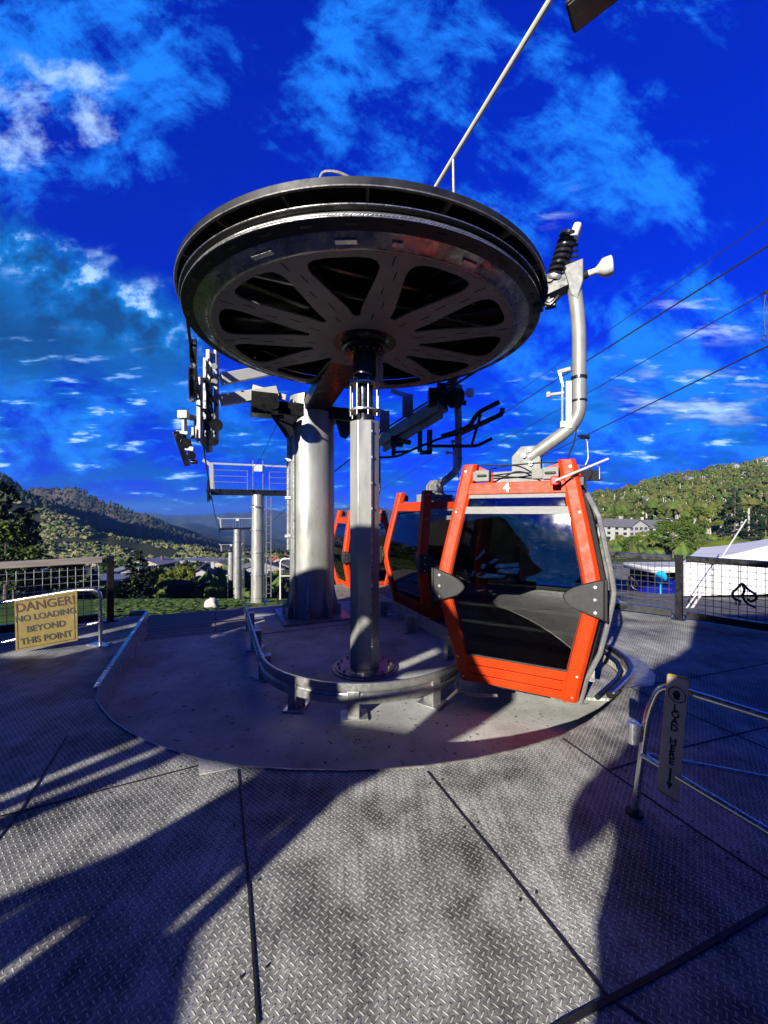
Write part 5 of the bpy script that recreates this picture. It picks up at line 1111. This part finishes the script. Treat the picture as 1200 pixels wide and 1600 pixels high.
house(440, 185, 9, 8, 5.5, 2.4, .2, 'tan', 'red', 'house with a red roof left of the station column', 3, 2)
house(388, 185, 18, 10, 5.0, 2.0, .1, 'grey', 'dark', 'long dark roofed house between the two lift towers', 6, 2)
house(240, 165, 14, 10, 4.5, 2.0, -.2, 'tan', 'pale', 'pale roofed house above the aspens at the foot of the hill', 5, 2)
house(130, 165, 15, 10, 4.5, 2.0, .3, 'tan', 'grey', 'tan house far behind the left railing post under the scrub hill', 5, 2)
house(972, 112, 7, 10, 4.2, 1.8, .35, 'white', 'grey', 'white hotel wing with a gable next to the nearest cabin', 4, 3)
house(1012, 118, 10, 9, 3.4, 2.0, 1.0, 'white', 'grey', 'wide white hotel building with grey roofs and chimneys', 6, 2)
house(1046, 130, 6, 8, 3.4, 1.6, .3, 'white', 'dark', 'white house with a dark roof behind the wide hotel', 3, 2)
house(1130, 135, 8, 8, 4.2, 2.0, .4, 'grey', 'grey', 'grey house behind the bright grassy mound', 3, 2)
house(1152, 128, 7, 7, 1.2, 3.4, .2, 'tan', 'grey', 'small hut with a steep pointed grey roof by the mound', 2, 1, False)
for u, d, s, l in ((1192, 452, 1.5, 'white house near the ridge at the top right of the hill'), (1144, 405, 1.3, 'white house among pale trunks high on the right hill'), (1072, 330, 1.1, 'pair of white gables halfway up the right hill'), (1003, 235, 1.0, 'grey roofed house low among the trees of the right hill')): house(u, d, 9*s, 8, 6.5*s, 2.5, .3, 'white', 'grey', l, 3, 2)

# ------------------------------------------------------------------ lift towers
def tower(top, base, r, hwid, label, s=1.0, detail=True):
    t = thing('lift_tower', label, 'lift tower', base, TH, 'lift towers down the slope'); H = top.z-base.z
    b = MB(); b.tube([(0, 0, 0), (0, 0, H*.5), (0, 0, H-.1)], [r*1.08, r, r*.9], 20); b.build('tower_shaft', M['tower'], t, local=True, smooth=60)
    b = MB(); b.box((0, 0, .05), (r*3.4, r*3.4, .1)); b.build('foot_plate', M['galv'], t, local=True, smooth=0)
    b = MB()
    for x in (.12, .52): b.beam((r+x*.6, -r*.6, .4), (r+x*.6, -r*.6, H-.2), .05, .05)
    z = .6
    while z < H-.3: b.cyl((r+.07, -r*.6, z), (r+.31, -r*.6, z), .02, 5); z += .45
    for z in [H*k/5+.4 for k in range(5)]: b.lathe([(r*1.0, z), (r*1.16, z), (r*1.16, z+.06), (r*1.0, z+.06)], (0, 0, 0), 16, closed=True)
    b.build('ladder', M['galv'], t, local=True, smooth=0)
    b = MB(); b.beam((-hwid, 0, H), (hwid, 0, H), .28, .30); b.build('crossarm', M['black_steel'], t, local=True, smooth=0)
    b = MB()
    for dz in (.35, .65, .95):
        for s_ in (-1, 1): b.tube([(s_*.55, -.35, H+.15+dz), (s_*(hwid-.15), -.35, H+.15+dz)], .02, 5)
    for s_ in (-1, 1):
        for x in (.55, hwid-.15): b.tube([(s_*x, -.35, H+.12), (s_*x, -.35, H+1.12)], .024, 5)
        b.tube([(s_*.25, 0, H+.1), (s_*.25, 0, H+1.7)], .03, 5)
    b.build('walkway_rail', M['galv'], t, local=True, smooth=0)
    b = MB(); b.beam((-hwid, 0, H+1.45), (hwid, 0, H+1.45), .07, .09)
    for s_ in (-1, 1): b.beam((s_*(hwid-.1), 0, H+.1), (s_*(hwid-.02), 0, H+1.4), .2, .2); b.beam((s_*(hwid-.05), 0, H+1.35), (s_*(hwid+.35), 0, H+1.6), .14, .16)
    b.build('lifting_frame', M['white_steel'], t, local=True, smooth=0)
    for s_ in (-1, 1):
        b = MB(); b.beam((s_*(hwid+.12), -1.3, H+.02), (s_*(hwid+.12), 1.3, H+.02), .1, .16)
        for y in (-1.1, -.55, 0, .55, 1.1): b.lathe([(.03, -.06), (.2, -.06), (.22, -.05), (.18, 0), (.22, .05), (.2, .06), (.03, .06)], (s_*(hwid+.02), y, H-.18), 14, axis=(1, 0, 0))
        b.beam((s_*(hwid+.1), 0, H+.6), (s_*(hwid+.1), 0, H-.5), .12, .2); b.build('sheave_train', M['black_steel'], t, local=True, smooth=30)
    b = MB(); b.box((0, -.1, H+1.3), (.42, .12, .36)); b.build('number_board', M['white'], t, local=True, smooth=0)
    return t
def tw(u, v, d, r, hwid, l, g=None): top = px(u, v, d); gz = ground_at(u, d).z-.1; return tower(top, Vector((top.x, top.y, gz)), r, hwid, l)
tw(403, 770, 21, .33, 2.3, 'nearest pale lift tower with a ladder and walkway frame left of the station column')
tw(371, 826, 57, .55, 2.3, 'second pale lift tower farther down the slope')
tw(361, 862, 80, .62, 1.9, 'darker small lift tower behind the second tower, standing by the chalet')
b = MB(); g = ground_at(356, 62); b.tube([g, g+Vector((0, 0, 4.4))], .10, 8); b.box(g+Vector((0, 0, 4.5)), (.5, .2, .16)); tag(b.build('light_pole', M['galv']), 'short pale light pole left of the darker lift tower', 'pole')

# chairlift ropes passing on the right, and what hangs from them
def line(pts, r, label):
    b = MB(); P = [px(*p) for p in pts]; a = P[0]+(P[0]-P[1])*.6; b.tube([a]+P, r, 6); return tag(b.build('chairlift_rope', M['dark_rope']), label, 'rope')
line([(1200, 343, 12), (950, 517, 19), (780, 632, 30), (560, 778, 95)], .016, 'thin uppermost rope crossing the sky at right')
line([(1200, 384, 12), (950, 543, 19), (640, 738, 50), (560, 788, 100)], .030, 'thick second rope crossing the sky at right')
line([(1200, 455, 12), (860, 647, 24), (645, 770, 60), (590, 801, 100)], .018, 'thin third rope crossing the sky at right')
line([(1200, 541, 12), (912, 682, 25), (760, 756, 45), (600, 832, 120)], .026, 'lowest rope crossing the sky at right, just above the nearest cabin')
t = thing('chairlift_chair', 'small chairlift chair hanging behind the nearest cabin from the lowest rope', 'chairlift chair', px(912, 682, 25))
q = px(912, 682, 25)
b = MB(); b.box(q+Vector((0, 0, .02)), (.7, .2, .16)); b.cyl(q+Vector((-.2, 0, -.12)), q+Vector((.35, 0, -.12)), .06, 8); b.build('grip', M['black_steel'], t, smooth=0)
b = MB(); b.tube(bend([q, q+Vector((.22, 0, -.25)), q+Vector((.28, 0, -1.4)), q+Vector((.1, 0, -1.8))], .15), .045, 8); b.build('hanger', M['galv'], t)
b = MB(); b.box(q+Vector((.1, -.1, -2.75)), (1.9, .5, .08)); b.build('seat', M['black_rubber'], t, smooth=0, bevel=.02)
b = MB(); b.box(q+Vector((.1, .2, -2.4)), (1.9, .08, .6)); b.build('backrest', M['black_rubber'], t, smooth=0, bevel=.02)
b = MB(); b.tube(bend([q+Vector((-.9, .2, -2.8)), q+Vector((-.9, .2, -1.8)), q+Vector((1.1, .2, -1.8)), q+Vector((1.1, .2, -2.8))], .2), .03, 8); b.build('frame', M['galv'], t)
b = MB(); q = px(1196, 457, 12.05); b.tube([q, q+Vector((-.06, 0, -.6)), q+Vector((.0, 0, -1.3))], .014, 6); b.tube([q+Vector((-.03, 0, -1.3))+Vector((.09*math.cos(a), 0, -.09+.09*math.sin(a))) for a in [k*math.pi/6 for k in range(13)]], .014, 6); b.box(q, (.1, .1, .08)); tag(b.build('rope_hook', M['dark_rope']), 'thin rod with a ring hanging from the third rope at the right edge', 'hook')

# ------------------------------------------------------------------ things beyond the railings
tn = thing('event_tent', 'large white event tent beyond the right railing', 'tent', ground_at(1150, 27))
a0 = px(1068, 882, 26); a1 = px(1290, 884, 27); a2 = a1+Vector((7, 9, 0)); a3 = a0+Vector((11, 12, 0)); zb_ = zv(26, 931)
b = MB(); ring = [a0, a1, a2+Vector((6, 0, 0)), a3]; 
for p, q in zip(ring, ring[1:]+ring[:1]):
    n = 5
    for k in range(n):
        s = p.lerp(q, k/n); e = p.lerp(q, (k+.94)/n); nn = (e-s).cross(Vector((0, 0, 1))).normalized()*.03; b.add([Vector((s.x, s.y, zb_))+nn, Vector((e.x, e.y, zb_))+nn, e+nn, s+nn, Vector((s.x, s.y, zb_))-nn, Vector((e.x, e.y, zb_))-nn, e-nn, s-nn], [(0, 1, 2, 3), (7, 6, 5, 4), (0, 4, 5, 1), (3, 2, 6, 7), (0, 3, 7, 4), (1, 5, 6, 2)])
TW_ = mat('white_tent_fabric', (.80, .79, .77), .7, 0, .06, .8, bump=.15, bscale=1.5)
b.build('side_wall', TW_, tn, smooth=0)
pk = px(1330, 822, 27); n = 10; vs = []; 
b = MB()
for p, q in zip(ring, ring[1:]+ring[:1]):
    p = p+(p-pk).normalized()*.3; q = q+(q-pk).normalized()*.3; p.z = q.z = a0.z+.02
    rows = []
    for i in range(7):
        t = i/6; zz = (a0.z+.02)+(pk.z-a0.z)*(t**1.25); w = 1-t*.93
        rows.append([Vector((pk.x+(c.x-pk.x)*w, pk.y+(c.y-pk.y)*w, zz)) for c in (p.lerp(q, k/6) for k in range(7))])
    vs = [v for r in rows for v in r]; b.add(vs, [(i*7+j, i*7+j+1, (i+1)*7+j+1, (i+1)*7+j) for i in range(6) for j in range(6)])
b.build('tent_roof', TW_, tn, smooth=50)
b = MB(); 
for p in ring: b.cyl((p.x, p.y, zb_), (p.x, p.y, p.z), .06, 8)
b.build('tent_poles', M['galv'], tn)
b = MB(); b.tube([px(1064, 962, 17), px(1112, 895, 19), px(1166, 812, 21.5)], .035, 8); b.tube([px(1073, 962, 17), px(1105, 915, 18.5)], .05, 8); tag(b.build('leaning_pole', M['white']), 'thin white pole leaning to the right in front of the white tent', 'pole')
ks = thing('kiosk', 'low dark blue kiosk with a white roof seen through the right railing', 'kiosk', ground_at(1050, 30), .1)
q = px(1051, 905, 30); zk = ground_at(1050, 30).z; hk = zv(30, 893)-zk
b = MB(); b.box((q.x, 31, zk+hk*.30), (4.1, 2.4, hk*.60), .1); b.box((q.x-1.95, 29.95, zk+hk*.5), (.2, .2, hk), .1); b.box((q.x+1.9, 30.3, zk+hk*.5), (.35, .3, hk), .1); b.build('body', mat('dark_blue_paint', (.006, .012, .22), .35, 0, .15, 2), ks, smooth=0, bevel=.02)
b = MB(); b.box((q.x, 31, zk+hk+.2), (4.5, 3.0, .42), .1); b.build('roof', M['white'], ks, smooth=0, bevel=.05)
b = MB(); b.box((q.x, 31.6, zk+hk*.75), (3.9, 1.2, hk*.5), .1); b.build('counter_opening', M['interior'], ks, smooth=0)
b = MB(); c = px(1032, 902, 29.2); b.lathe([(.0, -.06), (.42, -.06), (.48, -.02), (.48, .02), (.42, .06), (0, .06)], c, 24, axis=(0, -1, 0)); b.cyl(c, (c.x, c.y, zk), .05, 8); b.build('round_disc', mat('cyan_disc', (.01, .36, .75), .4, 0, .1, 3), ks, smooth=30)
def vehicle(u, d, ln, ht, rot, col, name, label, cat):
    g = ground_at(u, d); t = thing(name, label, cat, g, rot); w = 1.8; s = ln/4.6
    b = MB(); pr = [(-ln/2, .35), (-ln/2, .85*ht/1.8), (-ln*.40, ht*.55), (ln*.30, ht*.55), (ln/2, ht*.48), (ln/2, .35)]; b.prism(pr, (0, w/2, 0), (1, 0, 0), (0, 0, 1), w); b.build('body', col, t, local=True, smooth=0, bevel=.08)
    b = MB(); b.prism([(-ln*.42, ht*.54), (-ln*.36, ht), (ln*.10, ht), (ln*.24, ht*.54)], (0, w*.44, 0), (1, 0, 0), (0, 0, 1), w*.88); cb = b.build('cabin', col, t, local=True, smooth=0, bevel=.06)
    b = MB(); b.prism([(-ln*.38, ht*.6), (-ln*.34, ht*.93), (ln*.08, ht*.93), (ln*.19, ht*.6)], (0, w*.455, 0), (1, 0, 0), (0, 0, 1), w*.91); b.build('window', WIN, cb, local=True, smooth=0)
    for x in (-ln*.3, ln*.3):
        for y in (-w/2, w/2):
            b = MB(); b.lathe([(.15, -.12), (.33, -.12), (.36, -.08), (.36, .08), (.33, .12), (.15, .12)], (x, y, .36), 16, axis=(0, 1, 0)); wh = b.build('wheel', M['black_rubber'], t, local=True); b = MB(); b.lathe([(0, -.11), (.17, -.11), (.17, .11), (0, .11)], (x, y, .36), 12, axis=(0, 1, 0)); b.build('rim', M['galv'], wh, local=True)
    for y in (-.65, .65): b = MB(); b.box((ln/2+.01, y, ht*.40), (.06, .3, .14)); b.build('headlight', M['white'], t, local=True, smooth=0)
PB = mat('blue_car_paint', (.01, .03, .10), .25, .2, .1, 3, coat=.5); PW = mat('white_car_paint', (.65, .66, .66), .3, 0, .08, 3, coat=.5); PG = mat('grey_car_paint', (.16, .165, .17), .3, .3, .1, 3, coat=.5); PR = mat('red_car_paint', (.40, .02, .02), .3, 0, .1, 3, coat=.5)
vehicle(338, 82, 4.6, 1.8, .3, PB, 'parked_car', 'dark blue car parked below the white gabled chalet', 'car')
vehicle(313, 84, 4.6, 1.9, -.4, PW, 'parked_car', 'white car parked left of the dark blue car by the chalet', 'car')
vehicle(287, 80, 4.4, 1.6, .1, PW, 'parked_car', 'low white car parked under the row of aspens', 'car')
vehicle(383, 88, 4.6, 1.8, .2, PG, 'parked_car', 'grey car parked between the two lift towers', 'car')
vehicle(1166, 68, 4.2, 1.9, .5, PG, 'parked_car', 'grey car parked above the white tent at right', 'car')
vehicle(1184, 64, 3.8, 1.8, .2, M['black_steel'], 'parked_car', 'black car parked at the right edge above the white tent', 'car')
vehicle(1173, 58, 3.2, 1.3, .1, PR, 'parked_car', 'small red car parked in front of the grey and black ones', 'car')
hf = thing('hoop_frame', 'white tube hoop frame with a dark hanging board left of the station column', 'frame', ground_at(440, 24))
z0 = ground_at(440, 24).z
b = MB(); p0 = px(438, 873, 24); p1 = px(478, 873, 24); b.tube(bend([(p0.x, 24, z0), p0, p1, (p1.x, 24, z0)], .3), .045, 8); b.tube([px(438, 900, 24), px(478, 900, 24)], .03, 8); b.build('tube_hoop', M['white'], hf)
b = MB(); b.box(px(449, 893, 24.02), (.6, .05, .22)); b.beam(px(452, 876, 24), px(452, 889, 24), .03, .03); b.build('board', M['black_steel'], hf, smooth=0)
b = MB(); g = ground_at(331, 17.5); 
bm_ = bmesh.new(); bmesh.ops.create_icosphere(bm_, subdivisions=3, radius=1)
vs = [Vector((v.co.x*.26*(1.2-v.co.z*.35), v.co.y*.22, .18+v.co.z*.26))*(1+.25*pnoise(v.co*1.7)) for v in bm_.verts]; b.add([g+v for v in vs], [tuple(v.index for v in f.verts) for f in bm_.faces]); bm_.free()
tag(b.build('boulder', mat('pale_boulder', (.48, .45, .40), .9, 0, .2, 4, bump=.3, bscale=12), smooth=50), 'small pale boulder on the lawn at the edge of the boardwalk', 'boulder')

# ------------------------------------------------------------------ haze
b = MB(); b.add([(x, y, z) for z in (-420, 150) for y in (-110, 9200) for x in (-19600, 19600)], [(0, 2, 3, 1), (4, 5, 7, 6), (0, 1, 5, 4), (2, 6, 7, 3), (0, 4, 6, 2), (1, 3, 7, 5)])
hm = bpy.data.materials.new('valley_air'); hm.use_nodes = True; nt = hm.node_tree; nt.nodes.remove(nt.nodes['Principled BSDF'])
vo = nt.nodes.new('ShaderNodeVolumePrincipled'); vo.inputs['Color'].default_value = (.20, .46, 1, 1); vo.inputs['Density'].default_value = .00009; vo.inputs['Anisotropy'].default_value = .2; nt.links.new(vo.outputs[0], nt.nodes['Material Output'].inputs['Volume'])
o = b.build('haze', hm, smooth=0); o['kind'] = 'stuff'
